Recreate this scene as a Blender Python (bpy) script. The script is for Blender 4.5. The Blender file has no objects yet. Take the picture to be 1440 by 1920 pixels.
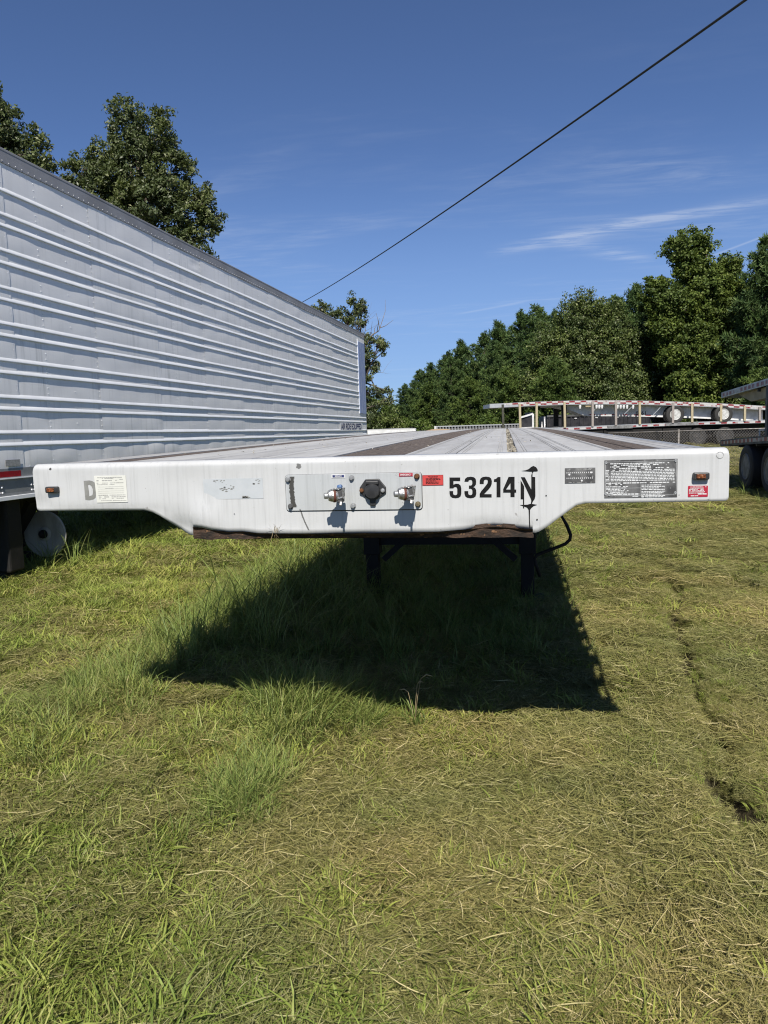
import bpy, bmesh, math, random
import numpy as np
from mathutils import Vector, Matrix, Euler

R = math.radians
SC = bpy.context.scene
COL = SC.collection
random.seed(7)
RNG = np.random.default_rng(7)

# ------------------------------------------------------------------ camera
def set_camera():
    yaw, pitch, roll = 0.1641018, -0.1131101, -0.0308031
    cy, sy = math.cos(yaw), math.sin(yaw)
    f = Vector((-sy * math.cos(pitch), cy * math.cos(pitch), math.sin(pitch)))
    r = Vector((cy, sy, 0)); u = r.cross(f)
    r2 = r * math.cos(roll) + u * math.sin(roll)
    u2 = -r * math.sin(roll) + u * math.cos(roll)
    cd = bpy.data.cameras.new('camera'); co = bpy.data.objects.new('camera', cd); COL.objects.link(co)
    m = Matrix((r2, u2, -f)).transposed().to_4x4()
    m.translation = (0.5486, -2.6781, 1.5535)
    co.matrix_world = m
    cd.sensor_fit = 'HORIZONTAL'; cd.sensor_width = 36; cd.lens = 36 * 1396.5 / 1440
    cd.clip_start = 0.05; cd.clip_end = 3000
    SC.camera = co
set_camera()
CAM = (0.5486, -2.6781)

# ------------------------------------------------------------------ node helpers
class NT:
    def __init__(s, tree):
        s.t = tree; s.t.nodes.clear()
    def n(s, typ, props=None, ins=None, out=0):
        nd = s.t.nodes.new(typ)
        for k, v in (props or {}).items(): setattr(nd, k, v)
        for k, v in (ins or {}).items():
            sk = nd.inputs[k]
            if isinstance(v, bpy.types.NodeSocket): s.t.links.new(v, sk)
            elif isinstance(v, bpy.types.Node): s.t.links.new(v.outputs[0], sk)
            else:
                if sk.type == 'RGBA' and len(v) == 3: v = (*v, 1)
                sk.default_value = v
        return nd if out is None or len(nd.outputs) == 0 else nd.outputs[out]
    def m(s, op, a, b=0.0, c=0.0, clamp=False):
        return s.n('ShaderNodeMath', {'operation': op, 'use_clamp': clamp}, {0: a, 1: b, 2: c})
    def mix(s, f, a, b, mode='MIX'):
        nd = s.t.nodes.new('ShaderNodeMix'); nd.data_type = 'RGBA'; nd.blend_type = mode
        for i, v in ((0, f), (6, a), (7, b)):
            if isinstance(v, bpy.types.NodeSocket): s.t.links.new(v, nd.inputs[i])
            else: nd.inputs[i].default_value = (*v, 1) if isinstance(v, tuple) and len(v) == 3 else v
        return nd.outputs[2]
    def ramp(s, f, lo, hi, a=0.0, b=1.0):
        return s.n('ShaderNodeMapRange', {'interpolation_type': 'SMOOTHSTEP'}, {0: f, 1: lo, 2: hi, 3: a, 4: b})
    def noise(s, vec, scale, detail=4, rough=.55, dist=0.0, out=0):
        return s.n('ShaderNodeTexNoise', None, {'Vector': vec, 'Scale': scale, 'Detail': detail, 'Roughness': rough, 'Distortion': dist}, out)
    def obj(s): return s.n('ShaderNodeTexCoord', out=3)
    def map(s, vec, sc=(1, 1, 1), rot=(0, 0, 0), loc=(0, 0, 0)):
        return s.n('ShaderNodeMapping', None, {'Vector': vec, 'Scale': sc, 'Rotation': rot, 'Location': loc})
    def link(s, a, b): s.t.links.new(a, b)

# ------------------------------------------------------------------ world, sun, exposure
SUN_TO = Vector((0.15, -1.0, 1.05)).normalized()
SUN_EL = math.asin(SUN_TO.z)
def set_world():
    w = bpy.data.worlds.new('World'); SC.world = w; w.use_nodes = True
    t = NT(w.node_tree)
    sky = t.n('ShaderNodeTexSky', {'sky_type': 'NISHITA', 'sun_disc': False, 'sun_elevation': SUN_EL,
              'sun_rotation': math.atan2(SUN_TO.x, SUN_TO.y), 'altitude': 3000.0, 'air_density': 1.0,
              'dust_density': 0.3, 'ozone_density': 8.0})
    d = t.n('ShaderNodeTexCoord', out=0)
    sep = t.n('ShaderNodeSeparateXYZ', None, {0: d}, None)
    z = t.m('MAXIMUM', sep.outputs[2], 0.03)
    u = t.m('DIVIDE', sep.outputs[0], z); v = t.m('DIVIDE', sep.outputs[1], z)
    uv = t.n('ShaderNodeCombineXYZ', None, {0: u, 1: v, 2: 0.0})
    n1 = t.noise(t.map(uv, (1.3, 4.5, 1), (0, 0, .45)), 2.2, 7, .62, .6)
    n2 = t.noise(t.map(uv, (.5, 1.2, 1), (0, 0, .3)), .8, 6, .6, .8)
    def streak(k0, k1, wid, u0, u1, soft=.2):
        # band around v = k0 + k1 u
        wob = t.m('MULTIPLY', t.m('SUBTRACT', n2, .5), .5)
        dd = t.m('ADD', t.m('SUBTRACT', v, t.m('MULTIPLY_ADD', u, k1, k0)), wob)
        g = t.m('POWER', 2.718, t.m('MULTIPLY', t.m('MULTIPLY', dd, dd), -1 / wid ** 2))
        e = t.m('MULTIPLY', t.ramp(u, u0, u0 + soft), t.ramp(u, u1 - soft, u1, 1, 0))
        return t.m('MULTIPLY', g, e)
    s1 = t.m('MULTIPLY', streak(4.5, -.51, .13, -.15, 1.4, .35), t.ramp(n1, .28, .66))
    s2 = t.m('MULTIPLY', streak(4.05, 1.1, .16, .2, 1.0), t.ramp(n1, .3, .7, 0, .65))
    s3 = t.m('MULTIPLY', streak(6.62, -.8, .05, -.5, .3, .2), .35)
    uu = t.m('SUBTRACT', u, t.m('MULTIPLY_ADD', t.m('SUBTRACT', 4.94, v), .357, 1.33))
    s4 = t.m('MULTIPLY', t.m('POWER', 2.718, t.m('MULTIPLY', t.m('MULTIPLY', uu, uu), -1 / .018 ** 2)), t.m('MULTIPLY', t.ramp(v, 5.6, 5.0), .55))
    s5 = t.m('MULTIPLY', t.m('MULTIPLY', t.ramp(n2, .46, .72), t.ramp(n1, .3, .75)), t.m('MULTIPLY', t.ramp(v, 1.8, 3.6), .45))
    tot = t.m('ADD', t.m('ADD', s1, s2), t.m('ADD', s3, t.m('ADD', s4, s5)))
    tot = t.m('MULTIPLY', tot, t.ramp(sep.outputs[2], .03, .1), clamp=True)
    sky = t.n('ShaderNodeHueSaturation', None, {'Saturation': .97, 'Color': sky})
    sky = t.mix(1.0, sky, (.99, .975, 1.02), 'MULTIPLY')
    sky = t.mix(t.ramp(sep.outputs[2], .34, .04, 0, .62), sky, (2.25, 3.55, 6.0))
    skyc = t.mix(t.m('MULTIPLY', tot, .34), sky, (7.0, 7.4, 8.0))
    bg = t.n('ShaderNodeBackground', None, {0: skyc, 1: 0.075})
    t.n('ShaderNodeOutputWorld', None, {0: bg})
set_world()
sd = bpy.data.lights.new('sun', 'SUN'); so = bpy.data.objects.new('sun', sd); COL.objects.link(so)
sd.energy = 4.5; sd.angle = R(.53); sd.color = (1.0, .95, .87)
so.rotation_euler = (-SUN_TO).to_track_quat('-Z', 'Y').to_euler(); so.location = (0, -20, 30)
vs = SC.view_settings
vs.view_transform = 'Standard'; vs.look = 'None'; vs.gamma = 1; vs.use_curve_mapping = False; vs.exposure = 0.6
SC.cycles.max_bounces = 5; SC.cycles.diffuse_bounces = 2; SC.cycles.adaptive_threshold = .006; SC.cycles.transmission_bounces = 4
SC.cycles.filter_width = 1.15; SC.cycles.use_denoising = True; SC.cycles.denoising_prefilter = 'NONE'
SC.cycles.caustics_reflective = False; SC.cycles.caustics_refractive = False

# ------------------------------------------------------------------ materials
def new_mat(name):
    m = bpy.data.materials.new(name); m.use_nodes = True
    return m, NT(m.node_tree)
def pbr(name, c1, c2=None, rough=.5, metal=0.0, scale=6, stretch=(1, 1, 1), bump=0.0, bscale=30, lo=.35, hi=.65, spec=.5, speck=None, extra=None):
    m, t = new_mat(name)
    o = t.obj(); mp = t.map(o, stretch)
    c2 = c2 or tuple(x * .75 for x in c1)
    f = t.ramp(t.noise(mp, scale, 6, .6), lo, hi)
    col = t.mix(f, c1, c2)
    if speck:
        sc_, thr, sc_col = speck
        g = t.ramp(t.noise(mp, sc_, 3, .6), thr, thr + .06)
        col = t.mix(g, col, sc_col)
    if extra: col = extra(t, o, col)
    rg = t.m('MULTIPLY_ADD', f, .15, rough - .05)
    ins = {'Base Color': col, 'Roughness': rg, 'Metallic': metal, 'Specular IOR Level': spec}
    if bump:
        ins['Normal'] = t.n('ShaderNodeBump', None, {'Strength': bump, 'Distance': .01, 'Height': t.noise(mp, bscale, 5, .6)})
    b = t.n('ShaderNodeBsdfPrincipled', None, ins)
    t.n('ShaderNodeOutputMaterial', None, {0: b})
    return m
def leafmat(name, ca, cb, cc, trans=.25, rough=.5, inst=False, spec=.18):
    m, t = new_mat(name)
    rnd = t.n('ShaderNodeNewGeometry', out=8)
    col = t.mix(t.ramp(rnd, 0, .8), ca, cb)
    col = t.mix(t.ramp(rnd, .8, 1.0), col, cc)
    o = t.n('ShaderNodeNewGeometry', out=0)
    big = t.noise(o, .55 if not inst else 1.3, 3, .5)
    k0, k1 = (.78, 1.25) if not inst else (.92, 1.10)
    col = t.mix(1.0, col, t.n('ShaderNodeCombineColor', None, {0: t.ramp(big, .3, .7, k0, k1), 1: t.ramp(big, .3, .7, k0 + .03, k1 - .06), 2: t.ramp(big, .3, .7, .92, 1.05)}), 'MULTIPLY')
    if inst:
        a = t.n('ShaderNodeAttribute', {'attribute_type': 'INSTANCER', 'attribute_name': 'tint'}, None, 2)
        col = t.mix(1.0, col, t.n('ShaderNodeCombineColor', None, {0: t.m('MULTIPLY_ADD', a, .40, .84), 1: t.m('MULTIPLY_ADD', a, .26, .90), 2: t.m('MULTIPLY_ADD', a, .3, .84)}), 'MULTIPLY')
    p = t.n('ShaderNodeBsdfPrincipled', None, {'Base Color': col, 'Roughness': rough, 'Specular IOR Level': spec})
    tr = t.n('ShaderNodeBsdfTranslucent', None, {0: t.mix(.5, col, (.12, .17, .02))})
    mx = t.n('ShaderNodeMixShader', None, {0: trans, 1: p, 2: tr})
    t.n('ShaderNodeOutputMaterial', None, {0: mx})
    return m

def white_paint(name, base, marks=False, dull=1.0):
    m, t = new_mat(name)
    o = t.obj(); sep = t.n('ShaderNodeSeparateXYZ', None, {0: o}, None)
    X, Z = sep.outputs[0], sep.outputs[2]
    st = t.noise(t.map(o, (70, 70, 2.5)), 1.0, 5, .65)
    bl = t.noise(o, 6.0, 5, .6)
    fine = t.noise(o, 160.0, 3, .6)
    col = t.mix(t.ramp(st, .45, .8, 0, .7), base, tuple(x * .72 for x in base))
    col = t.mix(t.ramp(bl, .5, .75, 0, .35), col, tuple(x * y for x, y in zip(base, (.80, .80, .77))))
    sp = t.m('MULTIPLY', t.ramp(fine, .69, .74), t.ramp(bl, .45, .6))
    col = t.mix(t.m('MULTIPLY', sp, .6), col, (.13, .12, .11))
    # thin rain streaks
    th = t.noise(t.map(o, (260, 260, 3.5)), 1.0, 2, .5)
    col = t.mix(t.m('MULTIPLY', t.ramp(th, .68, .74), t.ramp(bl, .4, .6, 0, .5)), col, (.30, .30, .30))
    sx = t.noise(t.map(o, (9, 9, 300)), 1.0, 3, .6)
    col = t.mix(t.m('MULTIPLY', t.ramp(sx, .70, .76), t.ramp(t.noise(o, 4.0, 3, .6), .5, .65, 0, .5)), col, (.22, .21, .2))
    chip = t.m('MULTIPLY', t.ramp(t.noise(o, 42.0, 3, .7), .66, .69), t.ramp(t.noise(o, 2.3, 3, .6), .48, .62))
    col = t.mix(t.m('MULTIPLY', chip, .75), col, (.10, .085, .07))
    low_ = t.m('MULTIPLY', t.ramp(Z, 1.34, 1.43), t.ramp(bl, .35, .65, .1, .45))
    col = t.mix(low_, col, tuple(x * .80 for x in base))
    rough = t.m('MULTIPLY_ADD', bl, .2, .32)
    ht = t.m('ADD', t.m('MULTIPLY', t.noise(o, 3.5, 3, .5), 1.0), t.m('MULTIPLY', fine, .03))
    if marks:
        rag = t.m('SUBTRACT', t.noise(t.map(o, (1, 1, 1.6)), 90.0, 4, .75), .5)
        def arc(cx, cz, rad, wid, x0, x1, z0, z1, amt=.95):
            dx = t.m('SUBTRACT', X, cx); dz = t.m('SUBTRACT', Z, cz)
            r = t.m('SQRT', t.m('ADD', t.m('MULTIPLY', dx, dx), t.m('MULTIPLY', dz, dz)))
            dd = t.m('ADD', t.m('ABSOLUTE', t.m('SUBTRACT', r, rad)), t.m('MULTIPLY', rag, wid * 1.6))
            g = t.ramp(dd, wid * .75, wid, 1, 0)
            for s, a, b in ((X, x0, x1), (Z, z0, z1)):
                g = t.m('MULTIPLY', g, t.m('MULTIPLY', t.ramp(s, a, a + .004), t.ramp(s, b - .004, b, 1, 0)))
            return t.m('MULTIPLY', g, amt)
        k = arc(.115, 1.335, .3545, .0105, -.28, -.2, 1.265, 1.384)
        k = t.m('MAXIMUM', k, arc(.115, 1.335, .3345, .0030, -.25, -.15, 1.178, 1.262, .8))
        k = t.m('MAXIMUM', k, arc(-.21, 1.4195, 0, .011, -.225, -.195, 1.40, 1.44, .75))
        k = t.m('MAXIMUM', k, arc(-1.2178, 1.431, 0, .006, -1.23, -1.2, 1.42, 1.45))
        k = t.m('MAXIMUM', k, arc(.69, 1.325, 0, .02, .664, .668, 1.27, 1.33, .5))
        col = t.mix(k, col, (.035, .032, .026))
        # faded rectangle of a removed sticker: soft grey outline
    b = t.n('ShaderNodeBsdfPrincipled', None, {'Base Color': col, 'Roughness': rough, 'Specular IOR Level': .5,
        'Normal': t.n('ShaderNodeBump', None, {'Strength': .25, 'Distance': .02, 'Height': ht})})
    t.n('ShaderNodeOutputMaterial', None, {0: b})
    return m

M = {}
M['nose'] = white_paint('worn white paint', (.475, .480, .478), True)
M['panelw'] = white_paint('grey white panel paint', (.405, .42, .425), True)
M['black'] = pbr('black steel', (.012, .012, .012), (.02, .018, .016), .6, 0, 9, bump=.2, spec=.2)
M['blackplastic'] = pbr('black plastic', (.02, .02, .021), (.03, .03, .03), .42, 0, 20)
M['rubber'] = pbr('tyre rubber', (.018, .018, .018), (.03, .028, .026), .75, 0, 12, bump=.3)
M['rust'] = pbr('rusty steel', (.050, .026, .013), (.014, .010, .007), .8, .1, 18, (1, 1, 2), .6, 60, speck=(40, .62, (.18, .095, .045)))
M['rustbolt'] = pbr('rusty bolt', (.16, .065, .02), (.07, .035, .018), .75, .2, 120)
M['zinc'] = pbr('dull zinc', (.42, .43, .43), (.28, .28, .28), .45, .6, 90)
M['castal'] = pbr('cast aluminium', (.55, .55, .54), (.30, .29, .28), .38, .85, 60, bump=.3, bscale=140)
M['seal'] = pbr('red rubber seal', (.16, .035, .02), (.09, .03, .02), .7)
M['bluetab'] = pbr('blue plastic', (.05, .11, .25), (.10, .16, .28), .5, 0, 60)
M['amber'] = pbr('amber lens', (.10, .03, .010), (.30, .105, .03), .25, 0, 260, (1, 1, .6), .4, 300, .45, .6)
M['red'] = pbr('red sticker', (.50, .05, .045), (.44, .045, .04), .45, 0, 12)
M['crimson'] = pbr('crimson sticker', (.36, .014, .036), (.32, .014, .03), .4, 0, 12)
M['darkred'] = pbr('dark red ink', (.28, .02, .02), None, .5)
M['ink'] = pbr('black paint lettering', (.006, .006, .006), (.012, .012, .012), .6, 0, 60, spec=.12, speck=(210, .72, (.35, .35, .35)))
M['navy'] = pbr('navy ink', (.015, .025, .10), (.02, .03, .12), .5)
M['paper'] = pbr('white paper sticker', (.60, .60, .55), (.55, .55, .50), .5, 0, 14)
M['white'] = pbr('white print', (.6, .6, .6), (.52, .52, .52), .5, 0, 40)
M['greyprint'] = pbr('grey print', (.22, .22, .21), (.33, .33, .32), .6, 0, 60)
M['ghost'] = pbr('faded letter ghost', (.22, .22, .205), (.17, .17, .155), .6, 0, 30, speck=(90, .66, (.45, .45, .44)))
M['peel'] = pbr('old sticker film', (.44, .46, .475), (.40, .425, .44), .35, 0, 14)
M['plateblk'] = pbr('etched black plate', (.05, .05, .051), (.14, .14, .14), .5, .0, 14, spec=.3, speck=(120, .64, (.25, .25, .25)))
M['plateprint'] = pbr('etched silver print', (.66, .67, .67), (.45, .46, .46), .5, .0, 25)
M['alu'] = pbr('weathered aluminium deck', (.455, .45, .43), (.335, .33, .32), .55, .0, 3, (3, .5, 1), .15, 60, .3, .72, speck=(9, .66, (.5, .49, .45)))
M['alu2'] = pbr('weathered aluminium deck, greyer', (.41, .405, .39), (.305, .30, .29), .55, .0, 4, (3, .5, 1), .15, 60, .3, .7, speck=(14, .64, (.48, .47, .43)))
M['alurail'] = pbr('aluminium rail', (.5, .51, .52), (.36, .37, .38), .42, .5, 8, bump=.1)
M['wood'] = pbr('grey brown deck board', (.15, .119, .097), (.082, .064, .053), .85, 0, 8, (14, 1, 14), .8, 40, speck=(10, .69, (.34, .31, .25)))
M['stake'] = pbr('pale sawn timber', (.40, .34, .22), (.31, .26, .17), .75, 0, 12, (8, 8, 1))
M['stakegrey'] = pbr('weathered timber', (.30, .27, .25), (.22, .19, .17), .8, 0, 12, (8, 8, 1))
M['darkstake'] = pbr('dark timber', (.055, .055, .04), (.035, .035, .025), .8, 0, 12)
M['vansteel'] = pbr('van bottom rail', (.30, .31, .31), (.24, .245, .245), .5, .4, 5, bump=.1)
M['toprail'] = pbr('dark grey top rail', (.30, .30, .31), (.23, .23, .24), .55, .0, 3, (4, .6, 1))
M['redtape'] = pbr('red reflective tape', (.28, .004, .010), (.2, .004, .008), .35, 0, 60)
M['blue'] = pbr('faded blue corner', (.24, .31, .54), (.44, .50, .60), .5, 0, 4, (1, 6, .6), lo=.4, hi=.7)
M['discw'] = pbr('dirty cream disc', (.36, .35, .31), (.24, .23, .20), .6, 0, 7, (1, 1, .4))
M['tan'] = pbr('tan painted plate', (.36, .29, .17), (.27, .22, .13), .6, 0, 3)
M['whitebeam'] = pbr('white beam paint', (.66, .66, .66), (.5, .5, .49), .5, 0, 3)
M['darkgrey'] = pbr('dark grey rail', (.10, .10, .10), (.06, .06, .06), .6, .2, 4)
M['splice'] = pbr('grey splice plate', (.24, .24, .24), (.12, .12, .12), .55, .2, 5)
M['blackbox'] = pbr('black ribbed sheet', (.012, .012, .016), (.02, .02, .024), .5, 0, 3)
M['rimw'] = pbr('white wheel rim', (.55, .55, .53), (.36, .36, .34), .4, 0, 8)
M['rimd'] = pbr('black wheel rim', (.03, .03, .03), (.05, .045, .04), .5)
M['rimshade'] = pbr('shaded wheel rim', (.20, .20, .19), (.12, .115, .11), .6)  # rim tone darkened to stand in for the deck's shade
M['dirt'] = pbr('tan dirt', (.38, .27, .16), (.27, .19, .11), .95, 0, .8, bump=.6, bscale=6)
M['galv'] = pbr('galvanised wire', (.20, .19, .18), (.12, .105, .09), .5, .2, 20)
M['cable'] = pbr('black cable', (.015, .015, .017), None, .6)
M['bark'] = pbr('grey brown bark', (.11, .085, .065), (.05, .04, .032), .9, 0, 5, (3, 3, .6), 1, 20)
M['deadwood'] = pbr('dead grey branch', (.20, .17, .14), (.11, .09, .07), .9, 0, 6, (3, 3, .6))
M['debris'] = pbr('leaf debris', (.36, .335, .28), (.19, .165, .12), .85, 0, 30)
M['hole'] = pbr('dark hole', (.006, .006, .006), None, .8)
M['oak'] = leafmat('oak leaves', (0.068, 0.092, 0.035), (0.114, 0.139, 0.057), (0.248, 0.260, 0.161), .22, .42)
M['olive'] = leafmat('olive leaves', (0.057, 0.086, 0.025), (0.106, 0.138, 0.042), (0.230, 0.250, 0.134), .2, .45)
M['tulip'] = leafmat('light green leaves', (0.064, 0.099, 0.024), (0.121, 0.166, 0.038), (0.172, 0.207, 0.069), .28, .5)
M['pine'] = leafmat('pine needles', (0.035, 0.069, 0.021), (0.077, 0.122, 0.038), (0.126, 0.167, 0.058), .12, .55)
M['pine2'] = leafmat('yellow green needles', (0.050, 0.088, 0.022), (0.101, 0.144, 0.037), (0.134, 0.185, 0.050), .15, .55)
M['shrub'] = leafmat('shrub leaves', (0.058, 0.098, 0.018), (0.111, 0.163, 0.034), (0.169, 0.208, 0.065), .28, .5)
M['hay'] = leafmat('dry clippings', (0.137, 0.139, 0.046), (0.268, 0.252, 0.092), (0.483, 0.430, 0.231), .18, .6, True)
M['blade'] = leafmat('mown green blades', (0.144, 0.190, 0.037), (0.293, 0.345, 0.076), (0.414, 0.391, 0.149), .3, .5, True)
M['tall'] = leafmat('tall green blades', (0.109, 0.163, 0.041), (0.236, 0.301, 0.083), (0.333, 0.333, 0.138), .3, .45, True)
M['seed'] = pbr('seed head', (.42, .33, .18), (.3, .22, .12), .8)

def ground_mat():
    m, t = new_mat('mown grass ground')
    o = t.obj()
    a = t.noise(o, .35, 5, .6); b = t.noise(o, 3.0, 5, .6); c = t.noise(o, 45.0, 4, .7); e = t.noise(t.map(o, (1, .35, 1), (0, 0, .5)), 120.0, 3, .7)
    sep = t.n('ShaderNodeSeparateXYZ', None, {0: o}, None)
    gl = t.ramp(sep.outputs[0], 1.5, -3.0, 0, .25)
    col = t.mix(t.ramp(t.m('ADD', a, gl), .35, .7), (.13, .118, .052), (.09, .105, .036))
    col = t.mix(t.ramp(b, .4, .75, 0, .6), col, (.16, .135, .065))
    col = t.mix(t.ramp(c, .35, .7, .75, 0), col, (.030, .026, .013))
    col = t.mix(t.ramp(e, .55, .75, 0, .6), col, (.38, .34, .17))
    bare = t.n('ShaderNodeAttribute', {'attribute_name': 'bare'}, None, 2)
    col = t.mix(bare, col, (.040, .033, .019))  # dark tone painted in for shade down in the rut's grass gaps
    h = t.m('ADD', t.m('MULTIPLY', c, .6), t.m('MULTIPLY', e, .4))
    bs = t.n('ShaderNodeBsdfPrincipled', None, {'Base Color': col, 'Roughness': .9, 'Specular IOR Level': .1,
        'Normal': t.n('ShaderNodeBump', None, {'Strength': .9, 'Distance': .03, 'Height': h})})
    t.n('ShaderNodeOutputMaterial', None, {0: bs})
    return m
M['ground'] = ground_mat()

def tape_mat(name, period, duty, off, axis=1, red=(.20, .018, .022), wh=(.46, .45, .44)):
    m, t = new_mat(name)
    o = t.obj(); sep = t.n('ShaderNodeSeparateXYZ', None, {0: o}, None)
    f = t.m('FRACT', t.m('DIVIDE', t.m('ADD', sep.outputs[axis], off), period))
    g = t.m('MULTIPLY', t.m('LESS_THAN', f, duty), t.ramp(t.noise(o, 1.7, 3, .6), .38, .5))
    dirt = t.ramp(t.noise(o, 6, 5, .6), .45, .8, 0, .6)
    col = t.mix(dirt, t.mix(g, wh, red), (.25, .22, .2))
    b = t.n('ShaderNodeBsdfPrincipled', None, {'Base Color': col, 'Roughness': .4})
    t.n('ShaderNodeOutputMaterial', None, {0: b}); return m
M['tapeA'] = tape_mat('red and white tape', .62, .5, 0.0)
M['tapeB'] = tape_mat('white and red tape', .62, .5, .31)
M['tapeC'] = tape_mat('short block tape', .27, .62, 0.0, 1, (.20, .012, .018), (.40, .40, .40))

# ------------------------------------------------------------------ mesh builder
class MB:
    def __init__(s): s.v = []; s.f = []
    def add(s, vs, fs):
        k = len(s.v); s.v += [tuple(p) for p in vs]; s.f += [tuple(i + k for i in q) for q in fs]; return s
    def box(s, x0, x1, y0, y1, z0, z1, rot=None, c=None):
        P = [(x, y, z) for x in (x0, x1) for y in (y0, y1) for z in (z0, z1)]
        if rot is not None:
            c = Vector(c or ((x0 + x1) / 2, (y0 + y1) / 2, (z0 + z1) / 2))
            P = [rot @ (Vector(p) - c) + c for p in P]
        return s.add(P, [(0, 1, 3, 2), (4, 6, 7, 5), (0, 4, 5, 1), (2, 3, 7, 6), (0, 2, 6, 4), (1, 5, 7, 3)])
    def bar(s, a, b, w, h=None, up=(0, 0, 1)):
        a, b = Vector(a), Vector(b); h = h or w; d = (b - a).normalized(); up = Vector(up)
        if abs(d.dot(up)) > .98: up = Vector((0, 1, 0))
        r = d.cross(up).normalized(); u = r.cross(d)
        P = [q + r * (i * w / 2) + u * (j * h / 2) for q in (a, b) for i, j in ((-1, -1), (1, -1), (1, 1), (-1, 1))]
        return s.add(P, [(3, 2, 1, 0), (4, 5, 6, 7), (0, 1, 5, 4), (1, 2, 6, 5), (2, 3, 7, 6), (3, 0, 4, 7)])
    def tube(s, pts, rad, n=8, cap=True):
        pts = [Vector(p) for p in pts]; N_ = len(pts)
        rads = rad if isinstance(rad, (list, tuple)) else [rad] * N_
        V, F = [], []
        prev = None
        for i, p in enumerate(pts):
            d = (pts[min(i + 1, N_ - 1)] - pts[max(i - 1, 0)]).normalized()
            if prev is None:
                a = d.cross(Vector((0, 0, 1)));
                if a.length < .05: a = d.cross(Vector((0, 1, 0)))
            else: a = prev - d * prev.dot(d)
            a.normalize(); prev = a; b = d.cross(a)
            V += [p + (a * math.cos(2 * math.pi * k / n) + b * math.sin(2 * math.pi * k / n)) * rads[i] for k in range(n)]
        for i in range(N_ - 1):
            for k in range(n):
                k2 = (k + 1) % n; F.append((i * n + k, i * n + k2, (i + 1) * n + k2, (i + 1) * n + k))
        if cap:
            F.append(tuple(range(n - 1, -1, -1))); F.append(tuple((N_ - 1) * n + k for k in range(n)))
        return s.add(V, F)
    def lathe(s, prof, org, axis, n=24, ref=None):
        """prof: (radius, height along axis)"""
        axis = Vector(axis).normalized(); a = axis.orthogonal().normalized() if ref is None else Vector(ref); b = axis.cross(a); org = Vector(org)
        V, F = [], []; m = len(prof)
        for (r, h) in prof:
            V += [org + axis * h + (a * math.cos(2 * math.pi * k / n) + b * math.sin(2 * math.pi * k / n)) * r for k in range(n)]
        for i in range(m - 1):
            for k in range(n):
                k2 = (k + 1) % n; F.append((i * n + k, i * n + k2, (i + 1) * n + k2, (i + 1) * n + k))
        if prof[0][0] > 1e-6: F.append(tuple(range(n - 1, -1, -1)))
        if prof[-1][0] > 1e-6: F.append(tuple((m - 1) * n + k for k in range(n)))
        return s.add(V, F)
    def prism(s, poly, y0, y1):
        """poly in (x, z), extruded along y (front face at y0)"""
        n = len(poly)
        V = [(x, y0, z) for x, z in poly] + [(x, y1, z) for x, z in poly]
        F = [tuple(range(n)), tuple(range(2 * n - 1, n - 1, -1))] + [(i, i + n, (i + 1) % n + n, (i + 1) % n) for i in range(n)]
        return s.add(V, F)
    def xprism(s, poly, x0, x1):
        """poly in (y, z), extruded along x"""
        n = len(poly)
        V = [(x0, y, z) for y, z in poly] + [(x1, y, z) for y, z in poly]
        F = [tuple(range(n)), tuple(range(2 * n - 1, n - 1, -1))] + [(i, i + n, (i + 1) % n + n, (i + 1) % n) for i in range(n)]
        return s.add(V, F)
    def grid(s, fn, us, vs_):
        n, m = len(us), len(vs_)
        V = [fn(u, v) for u in us for v in vs_]
        F = [(i * m + j, (i + 1) * m + j, (i + 1) * m + j + 1, i * m + j + 1) for i in range(n - 1) for j in range(m - 1)]
        return s.add(V, F)
    def mesh(s, name):
        me = bpy.data.meshes.new(name); me.from_pydata(s.v, [], s.f); return me
    def build(s, name, mat, parent=None, smooth=False, bevel=0.0, kind=None, fixn=True):
        me = s.mesh(name)
        if fixn:
            bm = bmesh.new(); bm.from_mesh(me); bmesh.ops.recalc_face_normals(bm, faces=bm.faces); bm.to_mesh(me); bm.free()
        o = link(name, me, mat, parent)
        if smooth: shade(me, smooth)
        if bevel:
            b = o.modifiers.new('bevel', 'BEVEL'); b.width = bevel; b.segments = 2; b.limit_method = 'ANGLE'; b.angle_limit = R(40)
        if kind: o['kind'] = kind
        return o
def shade(me, ang=True):
    me.polygons.foreach_set('use_smooth', [True] * len(me.polygons))
    if ang is not True:
        me.set_sharp_from_angle(angle=R(ang))
def link(name, me, mat, parent=None):
    o = bpy.data.objects.new(name, me); COL.objects.link(o)
    if mat is not None and not me.materials: me.materials.append(mat)
    if parent is not None: o.parent = parent
    return o
def thing(name, label, cat, loc=(0, 0, 0), rotz=0.0, group=None):
    o = bpy.data.objects.new(name, None); COL.objects.link(o); o.empty_display_size = .2
    o.location = loc; o.rotation_euler = (0, 0, rotz)
    return tag(o, label, cat, group)
def tag(o, label, cat, group=None):
    o['label'] = label; o['category'] = cat; o['kind'] = 'thing'
    if group: o['group'] = group
    return o
def quads_mesh(name, V):
    """V (N,4,3) -> mesh of loose quads"""
    N_ = len(V); me = bpy.data.meshes.new(name)
    me.vertices.add(N_ * 4); me.vertices.foreach_set('co', np.ascontiguousarray(V, dtype=np.float32).ravel())
    me.loops.add(N_ * 4); me.loops.foreach_set('vertex_index', np.arange(N_ * 4, dtype=np.int32))
    me.polygons.add(N_); me.polygons.foreach_set('loop_start', np.arange(0, N_ * 4, 4, dtype=np.int32))
    me.polygons.foreach_set('loop_total', np.full(N_, 4, dtype=np.int32))
    me.update(calc_edges=True); return me
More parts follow.
